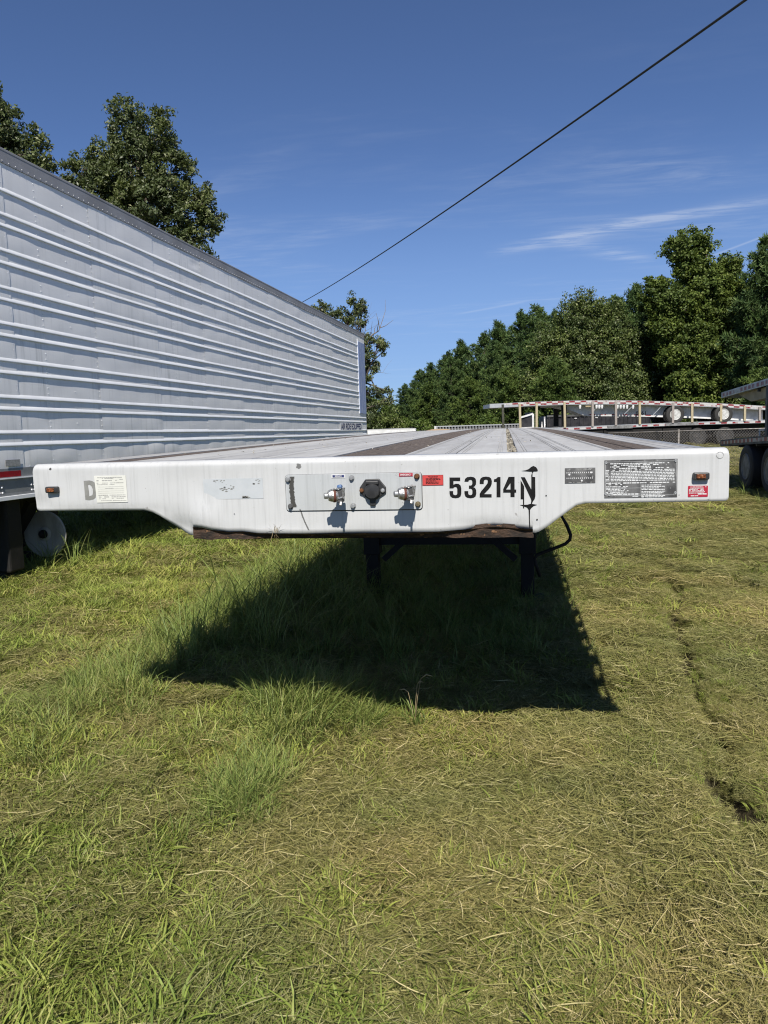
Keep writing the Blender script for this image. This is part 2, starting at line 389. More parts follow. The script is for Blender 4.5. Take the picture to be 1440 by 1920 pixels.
def strips_mesh(name, Pn, Wv):
    """Pn (N,S,3) centre lines, Wv (N,S,3) half width vectors -> ribbons"""
    N_, S, _ = Pn.shape
    V = np.stack([Pn - Wv, Pn + Wv], 2).reshape(-1, 3)
    base = (np.arange(N_) * S * 2)[:, None]
    idx = []
    for k in range(S - 1):
        idx.append(base + np.array([2 * k, 2 * k + 1, 2 * k + 3, 2 * k + 2]))
    idx = np.stack(idx, 1).reshape(-1, 4)
    me = bpy.data.meshes.new(name); nf = len(idx)
    me.vertices.add(len(V)); me.vertices.foreach_set('co', V.astype(np.float32).ravel())
    me.loops.add(nf * 4); me.loops.foreach_set('vertex_index', idx.astype(np.int32).ravel())
    me.polygons.add(nf); me.polygons.foreach_set('loop_start', np.arange(0, nf * 4, 4, dtype=np.int32))
    me.polygons.foreach_set('loop_total', np.full(nf, 4, dtype=np.int32))
    me.update(calc_edges=True); shade(me); return me

# value noise for ground and panels
_T = np.random.default_rng(3).random((256, 256))
def vnoise(x, y):
    x = np.asarray(x, float); y = np.asarray(y, float)
    xi = np.floor(x).astype(int); yi = np.floor(y).astype(int); fx = x - xi; fy = y - yi
    fx = fx * fx * (3 - 2 * fx); fy = fy * fy * (3 - 2 * fy)
    g = lambda a, b: _T[a & 255, b & 255]
    return (g(xi, yi) * (1 - fx) + g(xi + 1, yi) * fx) * (1 - fy) + (g(xi, yi + 1) * (1 - fx) + g(xi + 1, yi + 1) * fx) * fy - .5

# ------------------------------------------------------------------ ground
RUT = [(2.6, 7.5), (2.2, 5.0), (1.89, 3.46), (1.70, 2.3), (1.61, 1.63), (1.56, .91), (1.44, .39), (1.43, .15), (1.40, -.5), (1.36, -1.6)]
def rut_dist(x, y):
    ys = np.array([p[1] for p in RUT[::-1]]); xs = np.array([p[0] for p in RUT[::-1]])
    xc = np.interp(y, ys, xs) + .05 * vnoise(y * 2.3, y * 0 + 5.5)
    return x - xc
def rut_gap_shade(x, y, wid=.10):  # mask of the rut's grass gaps; also drives their painted shade
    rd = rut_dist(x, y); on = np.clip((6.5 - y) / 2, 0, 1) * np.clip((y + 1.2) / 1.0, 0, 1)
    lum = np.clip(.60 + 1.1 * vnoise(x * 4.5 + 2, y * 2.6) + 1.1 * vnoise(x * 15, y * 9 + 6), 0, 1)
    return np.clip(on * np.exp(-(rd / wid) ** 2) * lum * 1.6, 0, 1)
def gz(x, y):
    x = np.asarray(x, float); y = np.asarray(y, float)
    z = .045 * np.clip(1.2 - x, -1.5, 5.6)
    d2 = np.hypot(x - CAM[0], y - CAM[1])
    near = np.clip(1.4 - d2 / 14, 0.15, 1)
    z = z + near * (.07 * vnoise(x * .8 + 9, y * .8) + .05 * vnoise(x * 2.1, y * 2.1 + 30) + .025 * vnoise(x * 6, y * 6))
    rd = rut_dist(x, y); on = np.clip((8 - y) / 2, 0, 1)
    z = z - on * (.11 + .07 * vnoise(x * 0 + 3, y * 3)) * np.exp(-(rd / .065) ** 2) + on * .03 * np.exp(-((rd + .22) / .15) ** 2)
    return z
def build_ground():
    def axis(lo, hi, st, far):
        a = list(np.arange(lo, hi, st)); k = st
        x = a[-1]
        while x < far: k *= 1.22; x += k; a.append(x)
        x = a[0]; k = st; pre = []
        while x > -far: k *= 1.22; x -= k; pre.append(x)
        return np.array(pre[::-1] + a)
    xs = axis(-5.5, 5.5, .05, 900); ys = axis(-2.2, 9.5, .05, 1200)
    X, Y = np.meshgrid(xs, ys, indexing='ij'); Z = gz(X, Y)
    V = np.stack([X, Y, Z], -1).reshape(-1, 3); n, m = X.shape
    I = np.arange(n * m).reshape(n, m)
    F = np.stack([I[:-1, :-1], I[1:, :-1], I[1:, 1:], I[:-1, 1:]], -1).reshape(-1, 4)
    me = bpy.data.meshes.new('ground'); me.vertices.add(len(V)); me.vertices.foreach_set('co', V.astype(np.float32).ravel())
    nf = len(F); me.loops.add(nf * 4); me.loops.foreach_set('vertex_index', F.astype(np.int32).ravel())
    me.polygons.add(nf); me.polygons.foreach_set('loop_start', np.arange(0, nf * 4, 4, dtype=np.int32))
    me.polygons.foreach_set('loop_total', np.full(nf, 4, dtype=np.int32)); me.update(calc_edges=True); shade(me)
    at = me.attributes.new('bare', 'FLOAT', 'POINT'); at.data.foreach_set('value', rut_gap_shade(V[:, 0], V[:, 1]).astype(np.float32))  # holds the painted shade of the rut's grass gaps
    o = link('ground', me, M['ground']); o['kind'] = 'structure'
build_ground()

# ------------------------------------------------------------------ main flatbed trailer
DZ = 1.45; TL = 14.6
def camber(y): return DZ + .034 * y * (TL - y) / TL ** 2 * 4 * .6
TR = thing('flatbed_trailer', 'large white flatbed trailer in the foreground numbered 53214 on its nose', 'trailer')

LOW = [(-1.295, -.185), (-.835, -.187), (-.80, -.196), (-.771, -.211), (-.709, -.257), (-.68, -.276), (-.656, -.286), (-.643, -.288),
       (-.6425, -.254), (-.60, -.256), (-.56, -.266), (-.50, -.273), (-.44, -.272), (-.38, -.279), (-.2, -.2815), (.1, -.283), (.3, -.279), (.40, -.272), (.47, -.264), (.505, -.2615), (.55, -.265), (.6405, -.273),
       (.641, -.288), (.66, -.283), (.689, -.266), (.744, -.224), (.79, -.190), (.82, -.183), (1.295, -.1815)]
LX = np.array([p[0] for p in LOW]); LZ = np.array([p[1] for p in LOW])
def low(x):
    z = float(np.interp(x, LX, LZ)); d = 1.295 - abs(x); r = .014
    if d < r: z += r - math.sqrt(max(0, r * r - (r - d) ** 2))
    return z
def build_nose():
    xs = sorted(set(list(np.linspace(-1.295, 1.295, 210)) + [p[0] for p in LOW] + [s * (1.295 - d) for s in (-1, 1) for d in (.001, .003, .006, .010, .015, .02)]))
    r = .023
    def dent(x, z):
        y = .022 * math.exp(-((x + .70) / .07) ** 2 - ((z + .265) / .05) ** 2) - .012 * math.exp(-((x + .60) / .06) ** 2 - ((z + .215) / .06) ** 2)
        y += .010 * math.exp(-((x + 1.27) / .05) ** 2 - ((z + .16) / .05) ** 2)
        y += .004 * math.exp(-((z + .285) / .02) ** 2) * math.sin(x * 9 + 1) if abs(x) < .64 else 0
        y += .012 * math.exp(-((x - .5) / .12) ** 2 - ((z + .27) / .025) ** 2)
        y += .006 * math.exp(-((x + 1.0) / .25) ** 2 - ((z + .19) / .02) ** 2)
        return y
    def drop(x):
        d = 1.295 - abs(x); q = .011
        return (q - math.sqrt(max(0, q * q - (q - d) ** 2))) if d < q else 0
    prof = list(np.linspace(0, 1, 16)) + [1 + k / 8 for k in range(1, 9)] + [3]
    def fn(x, t):
        zb = low(x); zt = -r
        if t <= 1:
            z = zb + (zt - zb) * t; return (x, dent(x, z), DZ + z - drop(x) * t)
        if t <= 2:
            a = (t - 1) * math.pi / 2
            return (x, r - r * math.cos(a), DZ - r + r * math.sin(a) - drop(x))
        return (x, .075, DZ - drop(x))
    m = MB().grid(fn, xs, prof)
    o = m.build('nose_plate', M['nose'], TR, True)
    s = o.modifiers.new('thick', 'SOLIDIFY'); s.thickness = .008; s.offset = -1
    return o
nose = build_nose()
# solidify must go inward: check the normal side
if nose.data.polygons[len(nose.data.polygons) // 2].normal.y > 0: nose.data.flip_normals()

def decal(name, poly, y, mat, parent, label=None, th=.0006):
    """flat piece standing y metres in front of the plate; poly in (x, z)"""
    o = MB().prism(poly, -y - th, -y).build(name, mat, parent)
    if label: o['label'] = label
    return o
def rect(x0, x1, z0, z1): return [(x0, z0), (x1, z0), (x1, z1), (x0, z1)]
def rrect(x0, x1, z0, z1, r, n=5):
    P = []
    for cx, cz, a0 in ((x1 - r, z1 - r, 0), (x0 + r, z1 - r, 90), (x0 + r, z0 + r, 180), (x1 - r, z0 + r, 270)):
        for k in range(n + 1):
            a = R(a0 + 90 * k / n); P.append((cx + r * math.cos(a), cz + r * math.sin(a)))
    return P
def microprint(name, mat, parent, y, rows, seed=1):
    """rows: (x0, x1, z, height, fill): little word bars, flat print"""
    rg = random.Random(seed); m = MB()
    for x0, x1, z, h, fill in rows:
        x = x0
        while x < x1 - h * .6:
            w = min(h * rg.uniform(.8, 4.0), x1 - x)
            if rg.random() < fill: m.add([(x, -y, z), (x + w, -y, z), (x + w, -y, z + h), (x, -y, z + h)], [(0, 1, 2, 3)])
            x += w + h * .55
    return m.build(name, mat, parent, kind='stuff', fixn=False)
def text(name, body, x, z, h, mat, parent, y, wscale=1.0, bold=0.0, align='LEFT', label=None, rot=None, loc=None):
    cu = bpy.data.curves.new(name, 'FONT'); cu.body = body; cu.size = 1; cu.offset = bold; cu.extrude = .004; cu.align_x = align
    ob = bpy.data.objects.new(name, cu); COL.objects.link(ob)
    bpy.context.view_layer.update()
    me = bpy.data.meshes.new_from_object(ob.evaluated_get(bpy.context.evaluated_depsgraph_get()))
    bpy.data.objects.remove(ob); bpy.data.curves.remove(cu)
    s = h / .7
    co = np.empty(len(me.vertices) * 3, np.float32); me.vertices.foreach_get('co', co); co = co.reshape(-1, 3)
    co = np.stack([x + co[:, 0] * s * wscale, -y - co[:, 2] * .05, z + co[:, 1] * s], 1)
    me.vertices.foreach_set('co', co.astype(np.float32).ravel()); me.update()
    me.name = name
    o = link(name, me, mat, parent)
    if label: o['label'] = label
    return o

GL = {'5': [[0.3477,1.3674],[0.3862,1.3667],[0.386,1.354],[0.3618,1.3545],[0.3615,1.3414],[0.3699,1.3446],[0.3798,1.3438],[0.387,1.3377],[0.3895,1.3276],[0.3891,1.3089],[0.3863,1.2989],[0.3789,1.2937],[0.3679,1.2922],[0.3562,1.294],[0.349,1.3002],[0.3466,1.3106],[0.3467,1.3183],[0.36,1.3181],[0.3599,1.3087],[0.3618,1.3046],[0.3674,1.3032],[0.3724,1.3045],[0.3745,1.3091],[0.3748,1.3258],[0.3729,1.3312],[0.368,1.333],[0.363,1.3314],[0.3606,1.3281],[0.3469,1.3283]],
'3': [[0.4008,1.3514],[0.4033,1.3613],[0.4107,1.3672],[0.4233,1.3689],[0.4348,1.3667],[0.4413,1.3606],[0.4427,1.3506],[0.4419,1.3413],[0.4379,1.3348],[0.4319,1.3315],[0.4384,1.3281],[0.4422,1.3207],[0.4427,1.308],[0.4399,1.2981],[0.4325,1.2928],[0.4213,1.2913],[0.4094,1.2935],[0.4029,1.299],[0.4001,1.3087],[0.4002,1.3174],[0.4141,1.3172],[0.414,1.3085],[0.4162,1.3038],[0.4215,1.3024],[0.4261,1.3036],[0.4285,1.3083],[0.4287,1.3183],[0.4271,1.3236],[0.4232,1.3257],[0.4166,1.3258],[0.4168,1.3371],[0.4234,1.337],[0.427,1.3389],[0.4288,1.3436],[0.4289,1.3515],[0.427,1.3562],[0.4224,1.3576],[0.4171,1.3564],[0.415,1.3511]],
'2': [[0.4551,1.3421],[0.4553,1.3537],[0.4587,1.3619],[0.466,1.3668],[0.4775,1.3682],[0.4896,1.3663],[0.496,1.3609],[0.4985,1.3512],[0.4977,1.3413],[0.4936,1.3314],[0.4866,1.3226],[0.47,1.3053],[0.4969,1.3048],[0.4967,1.2932],[0.4543,1.2939],[0.4545,1.3065],[0.4603,1.3164],[0.4753,1.3341],[0.482,1.3426],[0.4841,1.3498],[0.4829,1.3558],[0.4773,1.3576],[0.4717,1.356],[0.4697,1.3501],[0.4695,1.3418]],
'1': [[0.5189,1.3657],[0.529,1.3655],[0.5281,1.2934],[0.5141,1.2936],[0.5148,1.3486],[0.5057,1.3488],[0.5058,1.3577],[0.5123,1.3592],[0.5166,1.3625]],
'4': [[0.5573,1.3656],[0.5783,1.3652],[0.5779,1.3201],[0.5834,1.32],[0.5833,1.3091],[0.5777,1.3092],[0.5776,1.2933],[0.563,1.2935],[0.5631,1.3094],[0.5378,1.3098],[0.5379,1.3224],[0.5476,1.344],[0.5635,1.3434],[0.5477,1.3206],[0.5633,1.3203],[0.5635,1.3434],[0.5476,1.344]],
'N': [[[0.5992,1.3526],[0.6113,1.331],[0.6109,1.2849],[0.6106,1.2524],[0.6067,1.2525],[0.6067,1.2849],[0.5986,1.285]],
[[0.6,1.3635],[0.6138,1.3632],[0.636,1.3191],[0.6364,1.3716],[0.6413,1.3781],[0.6405,1.364],[0.6501,1.3631],[0.6503,1.2958],[0.648,1.286],[0.6411,1.2762],[0.6378,1.268],[0.6565,1.2644],[0.6429,1.2596],[0.6355,1.2531],[0.6312,1.2465],[0.6303,1.2117],[0.632,1.1818],[0.6287,1.1818],[0.627,1.2118],[0.626,1.2466],[0.6209,1.2549],[0.5951,1.2646],[0.6226,1.2655],[0.634,1.2687],[0.6357,1.2795],[0.6341,1.2862]],
[[0.6012,1.3858],[0.6157,1.3874],[0.6269,1.3914],[0.6366,1.3994],[0.644,1.4025],[0.6527,1.3984],[0.658,1.3908],[0.6593,1.3842],[0.6541,1.3827],[0.6452,1.3829],[0.6406,1.3774],[0.6374,1.3775],[0.64,1.3823],[0.6333,1.3825],[0.6188,1.3841]]]}
def tess(poly):
    from mathutils.geometry import tessellate_polygon
    return tessellate_polygon([[Vector((x, z, 0)) for x, z in poly]])
def flat_poly(m, poly, y):
    k = len(m.v); m.v += [(x, -y, z) for x, z in poly]; m.f += [tuple(k + i for i in t) for t in tess(poly)]
def digit(ch):
    m = MB()
    if ch == '4':
        P = GL['4']; out = [tuple(p) for p in P[:11]]
        # left limb and crossbar as separate convex pieces round the triangular counter
        A, B, C = P[12], P[13], P[14]
        flat_poly(m, [tuple(P[0]), tuple(P[1]), tuple(P[2]), tuple(P[5]), tuple(P[6]), tuple(P[7]), tuple(P[8]), tuple(C), tuple(A)], .0012)
        flat_poly(m, [tuple(P[2]), tuple(P[3]), tuple(P[4]), tuple(P[5])], .0012)
        flat_poly(m, [tuple(P[8]), tuple(P[9]), tuple(P[10]), tuple(B), tuple(C)], .0012)
        flat_poly(m, [tuple(P[10]), tuple(P[0]), tuple(A), tuple(B)], .0012)
    else: flat_poly(m, [tuple(p) for p in GL[ch]], .0012)
    return m.build('number_digit', M['ink'], TR, fixn=False)
for ch in '53214':
    o = digit(ch); o['label'] = 'bold black digit ' + ch + ' on the white nose'
m = MB()
for P in GL['N']: flat_poly(m, [tuple(p) for p in P], .0012 + .0003 * len(m.v) / 40)
o = m.build('stencil_letter', M['ink'], TR, fixn=False); o['label'] = 'black sprayed stencil letter N with paint drips'

# faded D, document sticker, peeled sticker
Dp = [(-1.079,1.3817),(-1.0553,1.3834),(-1.0424,1.3802),(-1.0335,1.3748),(-1.0308,1.3495),(-1.0322,1.3252),(-1.0346,1.3148),(-1.0445,1.3088),(-1.0617,1.3056),(-1.0781,1.3076),(-1.0784,1.3434)]
Dh = [(-1.0625,1.3649),(-1.0548,1.3665),(-1.0478,1.3603),(-1.0432,1.348),(-1.0434,1.3341),(-1.0469,1.3254),(-1.0604,1.3213),(-1.0601,1.3361),(-1.0615,1.3536)]
from mathutils.geometry import tessellate_polygon
m = MB(); tri = tessellate_polygon([[Vector((x, z, 0)) for x, z in Dp], [Vector((x, z, 0)) for x, z in Dh]])
m.add([(x, -.0008, z) for x, z in Dp + Dh], tri)
m.build('faded_letter', M['ghost'], TR, fixn=False)['label'] = 'faded grey ghost of a letter D'
doc = decal('document_sticker', [(-1.0333,1.4008),(-.9013,1.4007),(-.8998,1.2963),(-1.0286,1.2955)], .0014, M['paper'], TR)
rows = [(-1.02, -.915, 1.392, .0022, .95), (-1.008, -.93, 1.3885, .002, .9), (-1.024, -.955, 1.380, .003, .95), (-.945, -.938, 1.380, .003, 1), (-.932, -.914, 1.384, .002, .6)]
rows += [(-1.024, -.912, 1.371, .0022, .75), (-1.022, -.95, 1.365, .002, .9), (-.99, -.955, 1.351, .0014, .9)]
for z in (1.3565, 1.3485, 1.3405, 1.3325): rows += [(-1.02, -.913, z, .0009, 1)]
rows += [(-1.02, -.905, 1.3235, .0025, .8), (-1.018, -.905, 1.3165, .0028, .8), (-1.018, -.99, 1.310, .002, .9), (-.965, -.915, 1.311, .0022, .8), (-1.018, -.905, 1.3025, .0018, .85)]
microprint('sticker_print', M['greyprint'], doc, .0026, rows, 3)
peel = decal('old_sticker', rect(-.587, -.352, 1.302, 1.379), .0006, M['peel'], TR, 'bare faded rectangle left by an old sticker')
rg = random.Random(5); m = MB()
for k in range(46):
    e = rg.random()
    x, z = (rg.uniform(-.545, -.50), 1.374 - abs(rg.gauss(0, .004))) if e < .25 else (rg.uniform(-.405, -.36), 1.37 + rg.uniform(-.014, .006)) if e < .5 else (rg.gauss(-.495, .018), rg.gauss(1.342, .006)) if e < .85 else (rg.uniform(-.43, -.405), 1.303 + rg.random() * .008)
    s = rg.uniform(.001, .005); a = rg.random() * 6
    m.add([(x + s * math.cos(a + q) * (1.4 if q else 1), -.0018, z + .6 * s * math.sin(a + q)) for q in (0, 1.7, 3.3, 4.6)], [(0, 1, 2, 3)])
m.add([(-.436, -.0018, 1.304), (-.409, -.0018, 1.304), (-.411, -.0018, 1.313), (-.434, -.0018, 1.313)], [(0, 1, 2, 3)])
m.build('sticker_scraps', M['ghost'], peel, kind='stuff', fixn=False)

# connector panel
cp = MB().prism(rrect(-.2625, .2465, 1.2545, 1.3885, .010), -.0055, .001).build('connector_panel', M['panelw'], TR, bevel=.0008)
MB().prism(rrect(-.2645, .2485, 1.2515, 1.3893, .012), -.0018, .001).build('panel_gap', M['hole'], TR)  # black plate stands in for the dark gap line round the panel
BOLTS = [(-.2515, 1.3715, 'zinc'), (-.0101, 1.3728, 'zinc'), (.2305, 1.3739, 'rustbolt'), (-.2459, 1.2714, 'darkgrey'), (-.0078, 1.2702, 'zinc'), (.2318, 1.2729, 'rust2')]
M['rust2'] = pbr('tarnished bolt', (.22, .18, .11), (.12, .10, .06), .6, .5, 120)
for x, z, mt in BOLTS:
    m = MB().lathe([(.0105, 0), (.0105, .003)], (x, -.0055, z), (0, -1, 0), 16).lathe([(.0086, .003), (.0086, .0095), (.0072, .0115), (.0001, .0118)], (x, -.0055, z), (0, -1, 0), 6)
    o = m.build('bolt', M[mt], cp, 30)
    if mt in ('rustbolt', 'rust2'): o['label'] = 'rusty brown hex bolt'
def sticker(name, x0, x1, z0, z1, body, mat, border, label):
    s = decal(name, rect(x0, x1, z0, z1), .0062, M['white'], cp, label)
    decal('sticker_field', rect(x0 + border, x1 - border, z0 + border * .7, z1 - border * .7), .0070, mat, s)
    text('lettering', body, (x0 + x1) / 2, (z0 + z1) / 2 - .0032, .0062, M['white'], s, .0080, .80, .02, 'CENTER')
    return s
sticker('service_sticker', -.0855, -.034, 1.3735, 1.3875, 'SERVICE', M['navy'], .004, 'blue and white service sticker')
sticker('emergency_sticker', .165, .2165, 1.3745, 1.3880, 'EMERGENCY', M['crimson'], .0008, 'red and white emergency sticker')

def gladhand(x, z, blue):
    """air line coupling: root stub, half round body with seal, clamp plate and hook"""
    e = bpy.data.objects.new('gladhand', None); COL.objects.link(e); e.parent = TR; e.location = (x, -.0055, z); e.empty_display_size = .05
    e['label'] = 'metal air coupling with a blue tab' if blue else 'bare metal air coupling near the emergency sticker'
    rt = Euler((0, 0, R(-70))).to_matrix()
    # stub out of the panel
    MB().lathe([(.017, 0), (.017, .006), (.012, .008), (.012, .070)], (.006, 0, .004), (0, -1, 0), 14).build('stub', M['castal'], e, 35)
    ax = rt @ Vector((0, -1, 0))          # disc faces left and outwards
    c = Vector((.002, -.082, .004))
    MB().lathe([(.010, .026), (.019, .022), (.022, .012), (.0235, .004), (.0235, -.006), (.018, -.016), (.006, -.020)], c, ax, 22).build('coupling_body', M['castal'], e, 40)
    MB().lathe([(.0245, -.0035), (.0255, -.001), (.0255, .003), (.0245, .005)], c, ax, 22).build('seal_rim', M['seal'], e, 40)
    MB().lathe([(.011, .024), (.011, .036), (.009, .038), (.004, .038)], c, ax, 16).build('port_boss', M['zinc'], e, 40)
    m = MB()
    u = Vector((0, 0, 1)); s = ax.cross(u)
    for (t0, t1, h0, h1, w) in ((-.018, .024, .020, .028, .020), (.020, .027, -.010, .030, .020), (-.004, .026, -.014, -.006, .016)):
        p = c - ax * .006
        m.bar(p + Vector((t0, -.008, h0)), p + Vector((t1, -.012, h1)), w, .006)
    m.bar(c + Vector((.024, -.004, -.012)), c + Vector((.026, -.020, -.034)), .008, .005)
    m.build('clamp_plate', M['castal'], e, bevel=.001)
    MB().bar(c + Vector((.008, -.006, -.004)), c + Vector((.018, -.012, -.012)), .013, .012).build('hook', M['zinc'], e, bevel=.002)
    MB().box(.014, .032, -.096, -.050, -.022, .024).build('shaded_cheek', M['darkgrey'], e, bevel=.004)  # coloured dark to paint the shaded hollow of the coupling
    if blue:
        MB().lathe([(.0075, 0), (.0085, .004), (.0085, .013), (.006, .016)], c + Vector((.016, -.010, .030)), (.9, -.2, .15), 12).build('colour_tab', M['bluetab'], e, 40)
    return e
gladhand(-.060, 1.313, True); gladhand(.193, 1.316, False)

# seven way socket
sk = MB().prism([(-.048, -.008), (-.048, .012), (-.026, .042), (.024, .043), (.049, .012), (.049, -.008), (.022, -.026), (.010, -.034), (.009, -.056), (-.011, -.056), (-.012, -.034), (-.024, -.026)], -.010, 0)
sk.v = [(x + .068, y - .0055, z + 1.3255) for x, y, z in sk.v]
sock = sk.build('electric_socket', M['blackplastic'], TR, bevel=.003); sock['label'] = 'black round electric plug socket with a flap cover'
MB().lathe([(.027, 0), (.027, .018), (.0245, .022), (.001, .0235)], (.069, -.0155, 1.326), (0, -1, 0), 28).build('socket_cover', M['blackplastic'], sock, 30)
MB().box(.046, .092, -.036, -.015, 1.349, 1.362).build('cover_hinge', M['blackplastic'], sock, bevel=.003)
for x, z, mt in ((.0275, 1.327, 'rustbolt'), (.1055, 1.3255, 'zinc')):
    MB().lathe([(.008, 0), (.008, .005), (.0055, .0075), (.0001, .008)], (x, -.0155, z), (0, -1, 0), 12).build('screw', M[mt], sock, 30)

# warning sticker, gauge plate, data plate, red sticker
w = decal('warning_sticker', rect(.2495, .3255, 1.3395, 1.3775), .0010, M['darkred'], TR, 'bright red warning sticker with black print')
decal('sticker_field', rect(.2525, .3235, 1.3415, 1.3755), .0018, M['red'], w)
text('lettering', '"WARNING"', .2885, 1.3685, .0048, M['ink'], w, .0026, .95, .03, 'CENTER')
microprint('sticker_print', M['ink'], w, .0029, [(.262, .312, 1.3635, .0024, .95), (.262, .315, 1.3593, .0026, .95), (.262, .298, 1.3550, .0025, .95), (.262, .310, 1.3505, .0026, .95), (.262, .308, 1.3463, .0022, .9)], 4)
g = decal('gauge_plate', rect(.752, .8555, 1.3385, 1.3920), .0012, M['plateblk'], TR, 'small black gauge plate with white dots')
rows = [(.765, .845, 1.3872, .0022, .85), (.76, .848, 1.3842, .0016, .6), (.765, .845, 1.3405, .0022, .85), (.78, .83, 1.3585, .002, .5)]
microprint('gauge_print', M['greyprint'], g, .0022, rows, 5)
m = MB()
for k in range(14):
    for z in (1.3735, 1.3540):
        x = .758 + k * .0066; m.add([(x, -.0024, z), (x + .0022, -.0024, z), (x + .0022, -.0024, z + .0045), (x, -.0024, z + .0045)], [(0, 1, 2, 3)])
m.build('scale_marks', M['white'], g, kind='stuff', fixn=False)
for x, z in ((.767, 1.3693), (.841, 1.3755), (.8095, 1.3475)):
    MB().lathe([(.0034, 0), (.0034, .0012)], (x, -.0018, z), (0, -1, 0), 10).build('rivet', M['white'], g)
v = decal('data_plate', rect(.886, 1.1275, 1.2850, 1.4165), .0014, M['plateblk'], TR, 'large black and silver data plate held by rivets')
rows = []
for k, z in enumerate((1.402, 1.3965, 1.391, 1.3855)): rows.append((.905 + .012 * (k % 2), 1.10 - .03 * (k % 3), z, .0034, .86))
z = 1.3795
for k in range(8): rows += [(.907, 1.118, z - k * .0052, .0030, 1.0 if k else .8), (.890, .903, z - k * .0052, .003, .9)]
rows += [(.892, 1.12, 1.3345, .0036, .9), (.90, .945, 1.3295, .003, .9)]
for k in range(4): rows.append((1.01, 1.075 + .012 * (k % 2), 1.3265 - k * .0052, .003, .95))
for k in range(5): rows.append((1.01, 1.088 - .006 * (k % 3), 1.3045 - k * .0048, .0028, .97))
for k in range(6): rows.append((.892, .968 - .006 * (k % 3), 1.3225 - k * .0048, .0028, .9))
rows += [(.91, 1.0, 1.2955, .004, .97), (.98, 1.03, 1.2885, .0026, .9)]
microprint('plate_print', M['plateprint'], v, .0026, rows, 6)
m = MB()
for a, b, c, d in ((.889, 1.1245, 1.3105 + .0165, .0006), ):
    pass
for x0, x1, z0, z1 in ((.889, 1.1245, 1.2925, 1.2933), (1.0075, 1.0083, 1.2925, 1.331), (.889, 1.0075, 1.318, 1.3187), (.8890, .8897, 1.2925, 1.41), (1.1238, 1.1245, 1.2925, 1.41), (.889, 1.1245, 1.4095, 1.4102)):
    m.add([(x0, -.0028, z0), (x1, -.0028, z0), (x1, -.0028, z1), (x0, -.0028, z1)], [(0, 1, 2, 3)])
m.build('plate_rules', M['plateprint'], v, kind='stuff', fixn=False)
for x, z in ((.8915, 1.4075), (1.1215, 1.4095), (.8905, 1.2985), (1.1215, 1.2995), (.902, 1.2955)):
    MB().lathe([(.0052, 0), (.0052, .0012), (.0035, .003), (.001, .0026)], (x, -.002, z), (0, -1, 0), 12).build('rivet', M['zinc'], v, 40)
r_ = decal('red_sticker', rrect(1.163, 1.2275, 1.2845, 1.3225, .002), .0012, M['crimson'], TR, 'small crimson sticker with white print')
rows = [(1.166, 1.222 - .004 * (k % 3), 1.3175 - k * .0042, .0022, .9) for k in range(6)] + [(1.195, 1.224, 1.2925, .0035, 1), (1.172, 1.196, 1.2868, .0028, 1)]
microprint('sticker_print', M['white'], r_, .0024, rows, 8)
for x, z in ((-1.2105, 1.3500), (1.2025, 1.3560)):
    b = MB().prism(rrect(x - .026, x + .026, z - .0125, z + .0125, .006), -.018, .001).build('marker_lamp', M['blackplastic'], TR, bevel=.003)
    b['label'] = 'amber clearance lamp at the ' + ('left' if x < 0 else 'right') + ' end of the nose'
    MB().prism(rrect(x - .017, x + .013, z - .0072, z + .0072, .003), -.0215, -.0175).build('lamp_lens', M['amber'], b, bevel=.001)
for x, z, r in ((.6873, 1.2969, .0026), (.6553, 1.2118, .0028), (-.47, 1.245, .0018), (-.545, 1.243, .0018)):
    MB().lathe([(r, 0), (r, .0006)], (x, -.0014, z), (0, -1, 0), 10).build('drain_hole', M['hole'], TR)
m = MB(); rr = random.Random(2)
for k in range(30):
    a = 2 * math.pi * k / 30
    if 12 < k < 15: continue
    p = [(1.2645 + q * math.cos(a + j) * .0105, -.0012, 1.4258 + q * math.sin(a + j) * .0105) for q, j in ((1, 0), (1.16, 0), (1.16, .2), (1, .2))]
    m.add(p, [(0, 1, 2, 3)])
m.build('scribed_ring', M['greyprint'], TR, fixn=False)
# rusty bent channel under the nose, bottom flange
def chan(x, t):
    zb, zt = -.302, low(min(max(x, -.64), .64)) + .012
    z = zb + (zt - zb) * t
    dp = min(1, max(.0, (abs(x + .02) - .28) / .14)); dp = 1 - dp
    y = .003 + .004 * t + .030 * dp * (1 - .4 * t) + .003 * math.sin(x * 23) * math.sin(t * 3.1) + .004 * math.sin(x * 61 + 2)
    return (x, y, DZ + z + (.002 * math.sin(x * 47) if t == 0 else 0))
MB().grid(chan, list(np.linspace(-.642, .643, 90)), list(np.linspace(0, 1, 7))).build('rusty_channel', M['rust'], TR, True)['label'] = 'rusty bent steel channel under the nose'
def lip(x, t):
    z = low(min(max(x, -.64), .64)); return (x, -.003 + .014 * t, DZ + z + .001 - .006 * math.sin(math.pi * t) - .002)
MB().grid(lip, list(np.linspace(-.64, .64, 90)), [0, .25, .5, .75, 1]).build('bent_lip', M['rust'], TR, True)

